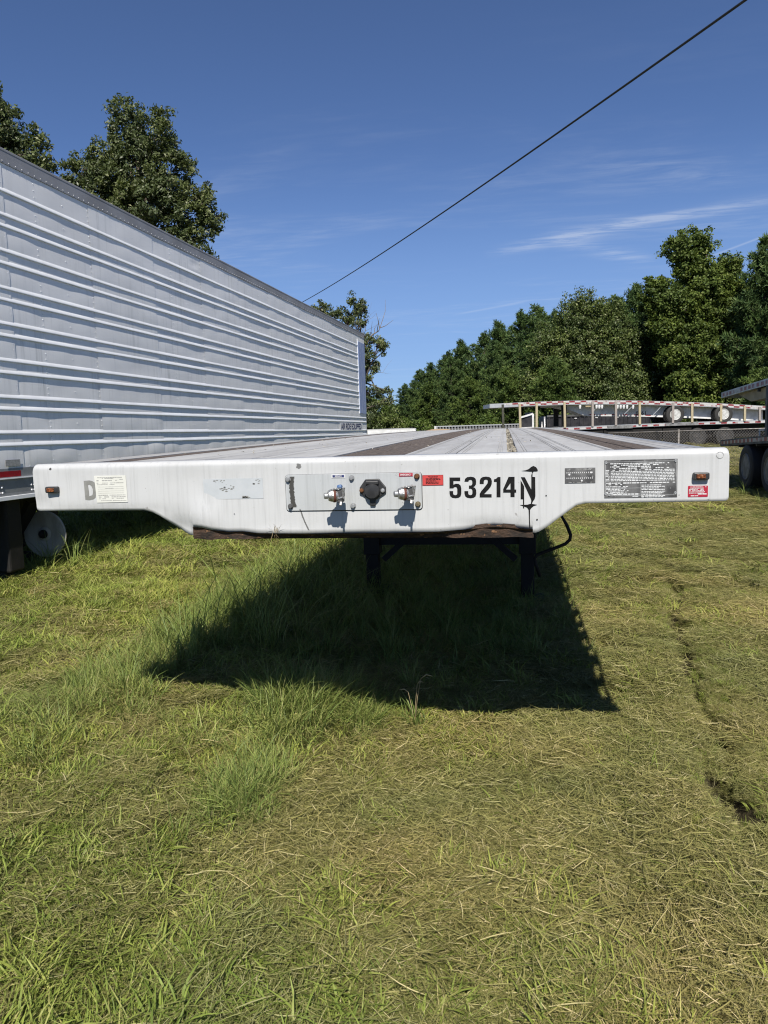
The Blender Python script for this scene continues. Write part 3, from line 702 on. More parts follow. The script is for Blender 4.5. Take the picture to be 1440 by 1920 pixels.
# deck
def plank(name, x0, x1, y0, y1, zo, mat, grooves=(), n=16):
    """lengthwise plank following the camber; grooves: (centre, width) across x"""
    prof = [(x0, -.03), (x0, -.002), (x0 + .003, 0)]
    for c, w in grooves: prof += [(c - w, 0), (c - w * .7, -.0025), (c + w * .7, -.0025), (c + w, 0)]
    prof += [(x1 - .003, 0), (x1, -.002), (x1, -.03)]
    ys = np.linspace(y0, y1, n); m = MB(); k = len(prof)
    V = [(x, y, camber(y) + z + zo) for y in ys for x, z in prof]
    F = [(i * k + j, i * k + (j + 1) % k, (i + 1) * k + (j + 1) % k, (i + 1) * k + j) for i in range(n - 1) for j in range(k)]
    F += [tuple(range(k)), tuple((n - 1) * k + j for j in range(k - 1, -1, -1))]
    return m.add(V, F).build(name, mat, TR)
def bounds(a, b, n): return [(a + (b - a) * i / n + .0015, a + (b - a) * (i + 1) / n - .0015) for i in range(n)]
XS = bounds(-1.232, -1.107, 1) + bounds(-.94, -.112, 3) + bounds(.168, .556, 2) + bounds(.590, .94, 2) + bounds(1.107, 1.232, 1)
for i, (a, b) in enumerate(XS):
    g_ = [(a + (b - a) * q, .004) for q in ((.12, .18, .82, .88) if b - a > .15 else (.3, .7))]
    plank('deck_plank', a, b, .0765, TL, -.001 - .001 * (i % 3), M['alu' if i % 2 else 'alu2'], g_)
def strip(a, b, seed):
    rg = random.Random(seed)
    for p, q in bounds(a, b, 2):
        y = .0765; first = True
        while y < TL - .05:
            y1 = min(TL, y + (rg.uniform(1.2, 3.6) if first else 3.65)); first = False
            plank('wood_board', p, q, y + .002, y1 - .002, -.003 - rg.random() * .004, M['wood'], (), 6); y = y1
strip(-.11, .166, 1); strip(.942, 1.105, 2); strip(-1.105, -.942, 3)
MB().box(-1.2, 1.2, .10, TL - .02, DZ - .060, DZ - .056).build('light_block_sheet', M['black'], TR)  # unseen sheet added to stop sun leaking between the planks
MB().box(.556, .590, .0765, TL, DZ - .05, DZ - .035).build('winch_channel', M['darkgrey'], TR)
rg = random.Random(9); m = MB()
for k in range(900):
    y = rg.uniform(.08, 9); x = rg.uniform(.559, .587); z = camber(y) - .028 + rg.random() * .024; s = rg.uniform(.004, .012)
    rot = Euler((rg.random() * 6, rg.random() * 6, rg.random() * 6)).to_matrix()
    m.add([rot @ Vector(p) * s + Vector((x, y, z)) for p in ((-1, -.6, 0), (1, -.5, .2), (.9, .6, 0), (-.8, .5, .3))], [(0, 1, 2, 3)])
m.build('leaf_litter', M['debris'], TR, kind='stuff', fixn=False)
m = MB()
for k in range(150):
    y = .3 + abs(rg.gauss(0, 4)); x = rg.uniform(-1.2, 1.2); s = rg.uniform(.003, .007)
    rot = Euler((rg.random() * .5, rg.random() * .5, rg.random() * 6)).to_matrix()
    m.add([rot @ Vector(p) * s + Vector((x, y, camber(y) + .006)) for p in ((-1.6, -.5, 0), (1.4, -.4, .2), (1.6, .5, 0), (-1.2, .4, .2))], [(0, 1, 2, 3)])
m.build('deck_litter', M['debris'], TR, kind='stuff', fixn=False)
for s in (-1, 1):
    m = MB(); ys = np.linspace(.076, TL, 16)
    def seg(x0, x1, z0, z1):
        V = [(x, y, camber(y) + z) for y in ys for x, z in ((x0, z0), (x1, z0), (x1, z1), (x0, z1))]
        k = 4; n = len(ys)
        F = [(i * k + j, i * k + (j + 1) % k, (i + 1) * k + (j + 1) % k, (i + 1) * k + j) for i in range(n - 1) for j in range(k)]
        m.add(V, F + [(3, 2, 1, 0), tuple((n - 1) * k + j for j in range(4))])
    seg(s * 1.214, s * 1.236, -.16, -.002); m.build('side_rail', M['alurail'], TR)
    m = MB(); seg(s * 1.284, s * 1.294, -.075, -.010); m.build('rub_rail', M['alurail'], TR)
    ry = .35
    while ry < TL:
        w = .05 if int(ry / .3) % 2 else .11
        o = MB().box(min(s * 1.236, s * 1.284), max(s * 1.236, s * 1.284), ry, ry + w, camber(ry) - .11, camber(ry) - .012).build('stake_pocket', M['alurail'], TR); ry += .305
# frame below
for s in (-1, 1):
    x = s * .49
    web = [(.12, DZ - .06), (TL - .2, DZ - .06), (TL - .2, DZ - .35), (9, DZ - .45), (4.2, DZ - .55), (2.9, DZ - .52), (2.2, DZ - .30), (.12, DZ - .275)]
    m = MB().xprism(web, x - .006, x + .006)
    lowp = [(.12, DZ - .275), (2.2, DZ - .30), (2.9, DZ - .52), (4.2, DZ - .55), (9, DZ - .45), (TL - .2, DZ - .35)]
    for (ya, za), (yb, zb) in zip(lowp, lowp[1:]): m.bar((x, ya, za - .008), (x, yb, zb - .008), .13, .015)
    m.build('main_beam', M['black'], TR)
cm = None
for k in range(24):
    y = .5 + k * .6
    MB().box(-1.21, 1.21, y, y + .05, DZ - .135, DZ - .05).build('cross_member', M['black'], TR)
MB().box(-.60, .60, .06, 1.15, DZ - .31, DZ - .296).build('coupler_plate', M['rust'], TR)
MB().lathe([(.045, 0), (.045, .02), (.025, .025), (.025, .06), (.036, .062), (.036, .085)], (0, .92, DZ - .31), (0, 0, -1), 14).build('kingpin', M['zinc'], TR, 40)
for x in (-.62, .72):
    g0 = float(gz(x, 3.72))
    lg = MB().box(x - .07, x + .07, 3.65, 3.79, .45, 1.30).box(x - .055, x + .055, 3.665, 3.775, g0 + .05, .45).build('landing_leg', M['black'], TR, bevel=.006)
    MB().box(x - .14, x + .14, 3.58, 3.86, g0 + .02, g0 + .05).build('foot_plate', M['black'], lg)
MB().box(-.55, .65, 3.69, 3.75, .53, .60).build('leg_cross_beam', M['black'], TR)
for x0, x1 in ((-.52, -.30), (.62, .40)): MB().bar((x0, 3.70, .40), (x1, 3.70, .60), .05).build('leg_brace', M['black'], TR)
for x in (-.62, .72): MB().bar((x, 3.8, .75), (x * .9, 4.9, 1.0), .05).build('leg_stay', M['black'], TR)
MB().tube([(.72, 3.55, .82), (.985, 3.48, .80), (1.03, 3.48, .72), (1.06, 3.48, .64), (1.055, 3.48, .60), (1.02, 3.48, .565), (.90, 3.46, .52), (.79, 3.45, .48), (.77, 3.45, .45), (.78, 3.45, .40), (.815, 3.45, .30)], .014, 8).build('crank_handle', M['black'], TR, True)
def wheel(parent, c, rad, wid, ax=(1, 0, 0), rimmat='rimw', dual=True):
    """dual wheel centred on its outer tyre; ax points outwards"""
    e = bpy.data.objects.new('wheel', None); COL.objects.link(e); e.parent = parent; e.location = c; e.empty_display_size = .3
    a = Vector(ax)
    for off in ((0, -.34) if dual else (0,)):
        h = wid / 2
        pr = [(rad * .57, -h * .85), (rad * .72, -h), (rad * .9, -h), (rad * .985, -h * .8), (rad, -h * .3), (rad, h * .3), (rad * .985, h * .8), (rad * .9, h), (rad * .72, h), (rad * .57, h * .85)]
        MB().lathe(pr, a * off, a, 32).build('tyre', M['rubber'], e, 35)
    h = wid / 2
    pr = [(rad * .60, h * .9), (rad * .57, h * 1.02), (rad * .53, h * .95), (rad * .50, h * .3), (rad * .40, -h * .1), (rad * .30, -h * .15), (rad * .24, h * .3), (rad * .20, h * .85), (rad * .12, h * .95), (.001, h * .95)]
    MB().lathe(pr, (0, 0, 0), a, 28).build('rim', M[rimmat], e, 35)
    m = MB()
    for k in range(8):
        t = 2 * math.pi * k / 8; b = a.orthogonal().normalized(); c2 = a.cross(b)
        m.lathe([(rad * .045, 0), (rad * .045, .006)], (b * math.cos(t) + c2 * math.sin(t)) * rad * .36 + a * (-h * .10), a, 8)
    m.build('hand_holes', M['hole'], e)
    return e
for y in (11.2, 12.5):
    MB().tube([(-1.15, y, .5), (1.15, y, .5)], .06, 10).build('axle', M['black'], TR)
    for s in (-1, 1): wheel(TR, (s * 1.13, y, .52), .51, .27, (s, 0, 0))
TG = thing('grass_wisp', 'wisp of dry grass caught on the rusty lower edge of the nose', 'grass', (-.31, -.004, 1.172))
def ribbons(name, n, spread, hmin, hmax, wmin, wmax, lean, droop, mat, parent, seed, S=6, zdown=False):
    rg = np.random.default_rng(seed)
    a = rg.random(n) * 2 * np.pi; rr = spread * np.sqrt(rg.random(n))
    base = np.stack([rr * np.cos(a), rr * np.sin(a), np.zeros(n)], 1)
    az = a * .6 + rg.random(n) * 2.5 + rg.random(n); h = rg.uniform(hmin, hmax, n); L = rg.uniform(.25, 1, n) * lean; D = rg.uniform(.1, 1, n) * droop
    t = np.linspace(0, 1, S)[None, :]
    d = np.stack([np.cos(az), np.sin(az), np.zeros(n)], 1)
    P = base[:, None] + d[:, None] * (h * L)[:, None, None] * (t ** 1.7)[..., None]
    P[..., 2] += h[:, None] * (t - D[:, None] * t ** 2.4) * (-1 if zdown else 1)
    wd = rg.uniform(wmin, wmax, n); th = az + np.pi / 2 + rg.normal(0, .5, n)
    wv = np.stack([np.cos(th), np.sin(th), rg.normal(0, .25, n)], 1)
    prof = (1 - .95 * t ** 2.2) * np.minimum(1, .55 + t * 1.5)
    Wv = wv[:, None] * wd[:, None, None] * prof[..., None]
    me = strips_mesh(name, P, Wv)
    if parent == 'mesh': return me
    return link(name, me, mat, parent)
ribbons('dry_blade', 12, .012, .03, .06, .0008, .0014, 1.0, .8, M['seed'], TG, 4)
ribbons('hanging_blade', 7, .012, .02, .05, .0008, .0014, .8, .2, M['seed'], TG, 5, zdown=True)

# ------------------------------------------------------------------ van trailer
VO = Vector((-3.8228, 3.5957, 0)); VD = Vector((.055744, .998445, 0)); S0 = 2.2; VL = 15.45; VT = -.0084
vorg = VO - VD * S0; vrot = -math.atan2(VD.x, VD.y); VG = .23
VAN = thing('box_trailer', 'long silver ribbed box trailer parked at the left with its side showing', 'trailer', (vorg.x, vorg.y, -VT * S0), vrot)
VAN.rotation_euler = (VT, 0, vrot)
VI = (Matrix.Translation((vorg.x, vorg.y, -VT * S0)) @ Euler((VT, 0, vrot)).to_matrix().to_4x4()).inverted()
def W2V(p): return VI @ Vector(p)
def van_dirt(t, o, col):
    a = t.noise(t.map(o, (30, 14, .7)), 1.0, 5, .65); b = t.noise(o, .9, 4, .6)
    col = t.mix(t.m('MULTIPLY', t.ramp(a, .48, .8), t.ramp(b, .35, .65, .15, .8)), col, (.50, .50, .48))
    c = t.noise(t.map(o, (1, 40, 40)), 1.0, 2, .5)
    return t.mix(t.m('MULTIPLY', t.ramp(c, .74, .78), .35), col, (.35, .34, .32))
M['vanpanel'] = pbr('silver grey side sheet', (.89, .875, .855), (.81, .80, .785), .4, .0, 1.6, (1, .7, 1), .0, 50, .3, .75, extra=van_dirt)
M['vanrib'] = pbr('bright aluminium rib', (.80, .81, .82), (.72, .73, .74), .35, .0, 4)
RIBS = [3.742, 3.531, 3.433, 3.215, 3.103, 2.887, 2.782, 2.572, 2.467, 2.25, 2.14, 1.924, 1.819, 1.609, 1.5]
PB, PT = 1.29, 3.985
SEAM0, SP = -.06 + S0, 1.29
seams = [SEAM0 + SP * k for k in range(-2, 12)]
seams = [y for y in seams if 0 < y < VL - .3]
edges = [0.0] + seams + [VL - .02]
rows_ = sorted([PB] + RIBS + [PT])
def pill(y, z):
    # gentle pillowing between rivet columns and ribs plus broad oil canning
    u = ((y - SEAM0) % SP) / SP
    c = 3 * u; fu = abs(math.sin(math.pi * (c % 1.0)))
    z0 = max([q for q in rows_ if q <= z] or [PB]); z1 = min([q for q in rows_ if q > z] or [PT])
    fz = math.sin(math.pi * (z - z0) / max(.01, z1 - z0)) ** .7 if z1 > z0 else 0
    amp = .0017 if (z1 - z0) > .15 else .0004
    if z < 1.5: amp = .0050
    cell = float(vnoise(math.floor((y - SEAM0) / SP * 3) * 7.3 + .5, z0 * 11.7 + .5))
    a = amp * (.9 + 2.2 * cell) * fu ** .7 * fz
    a += fz * (.0045 * float(vnoise(y * 1.9, z * 2.3 + 7)) + .0022 * float(vnoise(y * 4.3, z * 6 + 3)))
    dn = -.010 * math.exp(-((y - S0 - 3.64) / .10) ** 2 - ((z - 3.865) / .025) ** 2) + .004 * math.exp(-((y - S0 - 3.64) / .14) ** 2 - ((z - 3.82) / .02) ** 2)
    return a + dn
for i, (a, b) in enumerate(zip(edges, edges[1:])):
    ny = max(6, int((b - a) / .055)); zs = []
    for p, q in zip(rows_, rows_[1:]):
        zs += list(np.linspace(p, q, 7 if q - p > .15 else 4)[:-1])
    zs.append(PT)
    off = .0028 * (len(edges) - i) % .0057 if i % 2 else 0
    off = .003 if i % 2 else 0
    m = MB().grid(lambda y, z: (pill(y, z) + off, y, z), list(np.linspace(a, b + .012, ny)), zs)
    m.build('side_panel', M['vanpanel'], VAN, True)
for z in RIBS:
    yend = VL - .72 if z > 2.1 else VL - .03
    m = MB(); prof = [(.0005, -.017), (.006, -.0165), (.0115, -.0145), (.0135, -.010), (.0128, -.004), (.0095, .006), (.0055, .016), (.002, .023), (.0005, .026)]
    ys = list(np.linspace(0, yend, 40))
    m.grid(lambda y, k: (prof[k][0] + .0006 * math.sin(y * 2 + z * 9) * (k not in (0, 8)), y, z + prof[k][1]), ys, list(range(len(prof))))
    m.build('rib', M['vanrib'], VAN, True)
# rivets, joined: past three hundred and a pixel or two each
m = MB()
def rivet(y, z, r=.0075, x=None):
    x = pill(y, z) if x is None else x
    k = len(m.v); m.v += [(x - .001, y + r * math.cos(q), z + r * math.sin(q)) for q in (0, 1.05, 2.09, 3.14, 4.19, 5.24)] + [(x + r * .75, y, z)]
    m.f += [(k + j, k + (j + 1) % 6, k + 6) for j in range(6)]
for y in seams:
    z = PB + .02
    while z < PT:
        if min(abs(z - q) for q in RIBS) > .03: rivet(y - .012, z)
        z += .052
for y in [s + SP * .335 for s in seams if s + SP * .335 < VL - .4]:
    for p, q in zip(rows_, rows_[1:]):
        for f in ((.25, .5, .75) if q - p > .15 else (.35, .65)): rivet(y, p + (q - p) * f)
for y in [s + SP * .66 for s in seams if s + SP * .66 < VL - .4]:
    for p, q in zip(rows_, rows_[1:]): rivet(y, p + (q - p) * .42)
y = .02
while y < VL - .1: rivet(y, PB + .012, .005); rivet(y + .02, 4.0, .0055, .012); y += .085 if y < 9 else .13
m.build('rivets', M['vanrib'], VAN, kind='stuff')
MB().box(-.02, .0095, 0, VL, PT - .004, 4.10).build('top_rail', M['toprail'], VAN, bevel=.002)
MB().box(-.02, .012, 0, VL, 4.088, 4.112).build('roof_edge', M['toprail'], VAN, bevel=.004)
MB().box(-2.59, -.021, .002, VL - .002, 1.06, 4.105).build('box_body', M['vanpanel'], VAN)
MB().box(-.02, .006, 0, VL, 1.206, PB).build('rail_band', M['vansteel'], VAN)
MB().box(-.02, .022, 0, VL, 1.196, 1.206).build('rail_ledge', M['vanrib'], VAN)
MB().box(-.02, .004, 0, VL, 1.066, 1.196).build('bottom_rail', M['vansteel'], VAN)
MB().xprism([(0, 1.045), (VL, 1.045), (VL, 1.066), (0, 1.066)], -.02, .012).build('rail_bead', M['vansteel'], VAN)
MB().box(-.06, .030, 0, VL, 1.008, 1.045).build('rail_flange', M['vanrib'], VAN, bevel=.003)
for k in range(12):
    y1 = S0 - .107 + k * 1.335
    if y1 > VL - .2: break
    MB().box(.0062, .0075, max(0, y1 - .5), y1, 1.214, 1.266).build('reflective_tape', M['redtape'], VAN)
for k in range(38):
    y = .12 + k * .42
    if y > VL - .2: break
    m = MB()
    for dy, dz in ((0, 0), (.036, 0), (.004, -.048), (.040, -.048)):
        m.lathe([(.010, 0), (.009, .006), (.004, .009)], (.004, y + dy, 1.125 + dz), (1, 0, 0), 8)
    m.build('bolt_cluster', M['vanrib'], VAN, True)
MB().box(.012, .0135, S0 - .299, S0 - .112, 1.308, 1.366).build('old_label', M['greyprint'], VAN)['label'] = 'blank grey rectangle low on the silver side'
MB().box(.0, .020, VL - .70, VL - .02, 2.03, 3.84).build('corner_cover', M['blue'], VAN, bevel=.004)['label'] = 'faded blue plate at the far corner'
MB().box(-.02, .012, VL - .73, VL - .70, 2.03, 3.90).build('corner_trim', M['vanrib'], VAN)
MB().box(-.06, .004, VL - .019, VL + .03, 1.0, 4.10).build('end_post', M['toprail'], VAN)
t_ = text('lettering', 'AIR RIDE EQUIPPED', 0, 1.628, .142, M['navy'], VAN, 0, 1.0, .03)
co = np.array([v.co for v in t_.data.vertices]); wx = co[:, 0].max() - co[:, 0].min()
co2 = np.stack([.010 - co[:, 1] * .3, S0 + 10.74 + (co[:, 0] - co[:, 0].min()) * (1.94 / wx), co[:, 2]], 1)
t_.data.vertices.foreach_set('co', co2.astype(np.float32).ravel()); t_.data.update(); t_['label'] = 'navy lettering AIR RIDE EQUIPPED'
MB().box(.006, .0085, S0 + 10.66, S0 + 12.76, 1.612, 1.785).build('lettering_patch', M['vanpanel'], VAN)
# underside
for x in (-.82, -1.78): MB().box(x - .06, x + .06, .3, VL - .2, .82, 1.06).build('frame_rail', M['black'], VAN)
for k in range(12): MB().box(-2.5, -.08, .4 + k * 1.35, .48 + k * 1.35, .95, 1.06).build('cross_member', M['black'], VAN)
hub = W2V((-4.08, 4.16, .585))
dc = W2V((-4.08, 4.16, .585))
dd = MB().lathe([(.001, .02), (.055, .018), (.075, .006), (.10, .012), (.225, .010), (.238, 0), (.225, -.012), (.001, -.014)], dc, (.05, -1, .02), 40).build('landing_disc', M['discw'], VAN, 35)
dd['label'] = 'cream round steel disc of the landing gear'
MB().lathe([(.045, .02), (.042, .045), (.02, .05), (.02, .075), (.001, .08)], dc, (.05, -1, .02), 16).build('hub_nut', M['black'], dd, 35)
m = MB().box(dc.x - .10, dc.x + .06, dc.y + .03, dc.y + .15, .30, 1.04)
m.build('landing_leg', M['black'], VAN, bevel=.006)
m = MB().box(dc.x - 1.55, dc.x - 1.39, dc.y + .03, dc.y + .15, VG + .05, 1.04).box(dc.x - 1.62, dc.x - 1.32, dc.y - .05, dc.y + .22, VG + .02, VG + .05)
m.build('landing_leg', M['black'], VAN, bevel=.006)
MB().bar(dc + Vector((-.02, -.10, .34)), dc + Vector((-.45, -.12, -.25)), .17, .05, (1, 0, 0)).build('gear_brace', M['black'], VAN)
G3 = W2V((-3.95, 3.45, 1.0))
MB().box(G3.x - .35, G3.x + .06, G3.y - .10, G3.y + .10, .34, 1.06).build('gear_housing', M['black'], VAN, bevel=.02)
MB().box(G3.x - .22, G3.x - .02, G3.y - .07, G3.y + .07, .24, .34).build('gear_foot', M['black'], VAN, bevel=.02)
MB().bar(dc + Vector((-.10, .05, -.22)), dc + Vector((-1.5, .05, -.22)), .06).build('gear_axle', M['black'], VAN)
MB().box(dc.x - .75, dc.x - .42, dc.y - .2, dc.y + .25, .42, .95).build('gear_box', M['black'], VAN, bevel=.02)
MB().bar(dc + Vector((-.55, -.3, .4)), dc + Vector((-.62, -.32, -.1)), .03).build('gear_lever', M['darkgrey'], VAN)
for y in (12.2, 13.5):
    MB().tube([(-2.4, y, .52 + VG), (-.2, y, .52 + VG)], .06, 8).build('axle', M['black'], VAN)
    wheel(VAN, (-.16, y, .5 + VG), .50, .26, (1, 0, 0), 'rimw'); wheel(VAN, (-2.43, y, .5 + VG), .50, .26, (-1, 0, 0), 'rimw')

# ------------------------------------------------------------------ background flatbeds
def flatbed(name, label, loc, rotz, L, zf, W=2.6, rail=.22, railmat='alurail', tape='AB', beam=None, wheels=(), wz=.5, extra=None, beammat='whitebeam', wr=.5, group=None, rim='rimw'):
    """axis along local y, near side is local +x; zf(y) is the height of the rail top"""
    T = thing(name, label, 'trailer', loc, rotz, group)
    ys = np.linspace(0, L, 24)
    def seg(nm, x0, x1, zfn0, zfn1, mat, ya=0, yb=L, par=T, n=24):
        yy = np.linspace(ya, yb, n); V = []
        for y in yy: V += [(x0, y, zfn0(y)), (x1, y, zfn0(y)), (x1, y, zfn1(y)), (x0, y, zfn1(y))]
        F = [(i * 4 + j, i * 4 + (j + 1) % 4, (i + 1) * 4 + (j + 1) % 4, (i + 1) * 4 + j) for i in range(n - 1) for j in range(4)] + [(3, 2, 1, 0), tuple((n - 1) * 4 + j for j in range(4))]
        return MB().add(V, F).build(nm, mat, par)
    seg('deck', -W / 2 + .04, W / 2 - .04, lambda y: zf(y) - .05, lambda y: zf(y) - .005, M['alu'])
    for s in (-1, 1):
        x0, x1 = sorted((s * (W / 2 - .04), s * W / 2))
        r = seg('side_rail', x0, x1, lambda y: zf(y) - rail, lambda y: zf(y), M[railmat])
        e = s * (W / 2 + .004); a0, a1 = sorted((s * W / 2 + s * .001, e))
        if tape == 'AB':
            seg('reflective_tape', a0, a1, lambda y: zf(y) - .10, lambda y: zf(y) - .015, M['tapeA'], .8, L - .05, r)
            seg('reflective_tape', a0, a1, lambda y: zf(y) - .185, lambda y: zf(y) - .105, M['tapeB'], 1.6, L - .05, r)
        elif tape == 'C':
            seg('reflective_tape', a0, a1, lambda y: zf(y) - .105, lambda y: zf(y) - .03, M['tapeC'], .1, L - .1, r)
        elif tape == 'A':
            seg('reflective_tape', a0, a1, lambda y: zf(y) - .15, lambda y: zf(y) - .06, M['tapeA'], .3, L - .05, r)
    for y in (0, L):
        MB().box(-W / 2 + .04, W / 2 - .04, y - .02 if y else .0, y if y else .02, zf(y) - rail, zf(y) - .05).build('end_rail', M[railmat], T)
    if beam:
        ya, yb, dp = beam
        for s in (-1, 1):
            seg('main_beam', *sorted((s * .75, s * .78)), lambda y: zf(y) - dp * min(1, max(.35, (y - ya) / 2.2, )) , lambda y: zf(y) - .06, M[beammat], ya, yb)
        for k in range(int((yb - ya) / 1.2)):
            y = ya + .3 + k * 1.2
            MB().box(-W / 2 + .05, W / 2 - .05, y, y + .06, zf(y) - .2, zf(y) - .06).build('cross_member', M['darkgrey'], T)
    for y in wheels:
        z = wz(y) if callable(wz) else wz
        MB().tube([(-W / 2 + .15, y, z), (W / 2 - .15, y, z)], .06, 8).build('axle', M['black'], T)
        wheel(T, (W / 2 - .13, y, z), wr, .27, (1, 0, 0), rim); wheel(T, (-W / 2 + .13, y, z), wr, .27, (-1, 0, 0), rim)
    return T, seg
# stack standing across the yard
th = R(9.4); sdir = Vector((math.cos(th), math.sin(th), 0)); srot = th - math.pi / 2
near0 = Vector((-.29, 38.74, 0)); inn = Vector((-math.sin(th), math.cos(th), 0))
def upz(y): return float(np.interp(y, [0, 2.4, 4.7, 6.4, 8.2, 9.7, 11.2, 13, 15.0, 16.4], [2.64, 2.69, 2.69, 2.65, 2.575, 2.49, 2.40, 2.26, 2.08, 1.96]))
def smooth_fn(f): return lambda y: (f(y - .8) + f(y - .4) + f(y) + f(y + .4) + f(y + .8)) / 5
upz = smooth_fn(upz)
o_up = near0 + inn * 1.3
UT, useg = flatbed('flatbed_trailer', 'white flatbed with red and white taped edge carried on stakes above another flatbed', (*o_up.xy, 0), srot, 15.6, upz, beam=(3.2, 15.2, .85), wheels=(10.15, 12.8), wz=lambda y: 1.76 if y < 11 else 1.70)
useg('beam_tape', .781, .785, lambda y: upz(y) - .80, lambda y: upz(y) - .73, M['tapeA'], 5.5, 9.3)
t_ = text('lettering', '0661', 0, 0, .2, M['ink'], UT, 0, .9, .02)
co = np.array([v.co for v in t_.data.vertices]); wx = co[:, 0].max()
t_.data.vertices.foreach_set('co', np.stack([.790 - co[:, 1] * .2, 8.15 + co[:, 0] * (.55 / wx), 1.80 + co[:, 2]], 1).astype(np.float32).ravel()); t_.data.update()
for k, y in enumerate((4.95, 5.85, 6.0, 6.15, 7.0, 7.17, 7.34, 7.52, 7.85)):
    MB().lathe([(.06, 0), (.075, .05), (.05, .2), (.02, .22)], (1.22, y, upz(y) - .24), (0, 0, -1), 10).build('strap_winch', M['white'], UT, 40)
for y, dy in ((7.4, .5), (9.0, .45), (5.6, .35)): MB().bar((1.1, y, upz(y) - .75), (1.18, y + dy, upz(y) - .25), .06, .03).build('side_brace', M['alurail'], UT)
MB().box(.9, 1.0, 4.0, 4.28, 1.32, upz(4) - .2).build('landing_leg', M['black'], UT)
MB().box(-1.0, -.9, 4.0, 4.28, 1.32, upz(4) - .2).build('landing_leg', M['black'], UT)
MB().box(1.2, 1.24, 5.25, 5.55, upz(5) - .36, upz(5) - .22).build('placard', M['tan'], UT)
MB().box(-1.25, 1.25, 15.35, 15.4, 1.5, 2.0).build('mud_flap', M['black'], UT)
def loz(y): return 1.24 + .0056 * y - .02 * math.sin(y * .4)
o_lo = near0 + inn * 1.3 - sdir * 1.6
LT, lseg = flatbed('flatbed_trailer', 'low flatbed with taped edge holding up the flatbed stacked over it', (*o_lo.xy, 0), srot, 17.2, loz, tape='A', rail=.17, beam=(1.5, 16.6, .9), wheels=(13.0, 14.5), wz=.5, beammat='black', rim='rimd')
for k in range(6): MB().box(1.16, 1.2, 3.0 + k * 1.62, 4.58 + k * 1.62, .22, loz(4) - .22).build('underdeck_shade', M['black'], LT)  # black sheets added to stand in for the shade under the deck
for y in (4.5,): 
    for x in (-.7, .7): MB().box(x - .07, x + .07, y, y + .14, .02, 1.1).build('landing_leg', M['black'], LT)
MB().box(1.305, 1.33, 8.0, 9.4, loz(8) - .19, loz(8) - .01).build('rail_splice', M['splice'], LT)
MB().box(1.305, 1.33, 11.2, 13.0, loz(12) - .17, loz(12) - .01).build('rail_splice', M['splice'], LT)
ST = [(.42, 'darkstake'), (1.34, 'stake'), (2.22, 'stake'), (3.75, 'stake'), (5.24, 'stakegrey'), (6.5, 'stakegrey'), (7.79, 'stake'), (9.57, 'stakegrey'), (10.61, 'stake'), (12.16, 'stake'), (13.45, 'stake'), (14.26, 'stakegrey')]
ORD = ['first', 'second', 'third', 'fourth', 'fifth', 'sixth', 'seventh', 'eighth', 'ninth', 'tenth', 'eleventh', 'twelfth', 'thirteenth', 'fourteenth', 'fifteenth', 'sixteenth', 'seventeenth', 'eighteenth', 'nineteenth', 'twentieth', 'twenty first', 'twenty second', 'twenty third', 'twenty fourth', 'twenty fifth', 'twenty sixth']
for k, (x, mt) in enumerate(ST):
    y = (x - near0.x) / sdir.x; p = near0 + sdir * y - inn * .03
    h0 = loz(y + 1.6) - .02; h1 = upz(y) - .06
    col = {'stake': 'pale yellow timber', 'stakegrey': 'grey weathered timber', 'darkstake': 'dark timber'}[mt]
    o = MB().box(-.06, .06, -.045, .045, 0, h1 - h0).build('stake', M[mt]); o.location = (p.x, p.y, h0); o.rotation_euler = (0, R(random.uniform(-1.2, 1.2)), th)
    tag(o, col + ' stake between the stacked flatbeds, ' + ORD[k] + ' from the left', 'stake', 'stakes holding up the stacked flatbed')
# black ribbed bin beyond the stack
o_b = Vector((2.56, 44.28, 0))
BB = thing('container_bin', 'long black ribbed bin with a pale end frame beyond the stacked flatbeds', 'container', (*o_b.xy, 0), srot)
MB().box(-2.4, 0, .5, 6.9, .12, 1.93).build('bin_body', M['blackbox'], BB)
for k in range(24):
    y = .6 + k * .27; MB().box(.001, .05, y, y + .07, .15, 1.86).build('wall_rib', M['blackbox'], BB)
MB().box(-.05, .08, .5, 6.95, 1.86, 1.98).build('top_rail', M['darkgrey'], BB)
for k in range(5): MB().box(.052, .07, .9 + k * 1.28, 1.05 + k * 1.28, 1.72, 1.77).build('rail_hook', M['white'], BB)
MB().prism([(-2.3, .15), (.02, .15), (.02, 2.1), (-.1, 2.2), (-2.3, 2.2)], -.4, -.32).build('end_frame', M['blackbox'], BB)
m = MB().box(.0, .09, -.42, -.30, .15, 2.1).bar((.045, -.36, 2.1), (.045, -1.1, 1.9), .1).bar((.045, -1.1, 1.25), (.045, -.36, 1.27), .08); m.build('pale_frame', M['whitebeam'], BB)
MB().box(-.1, .0, -1.05, -.42, .2, 1.9).build('side_plate', M['blackbox'], BB)
m = MB().tube([(.08, .35, .2), (.08, .35, 1.9)], .07, 8).tube([(.08, .18, .2), (.08, .18, 1.6)], .05, 8); m.build('ram_tube', M['castal'], BB, True)
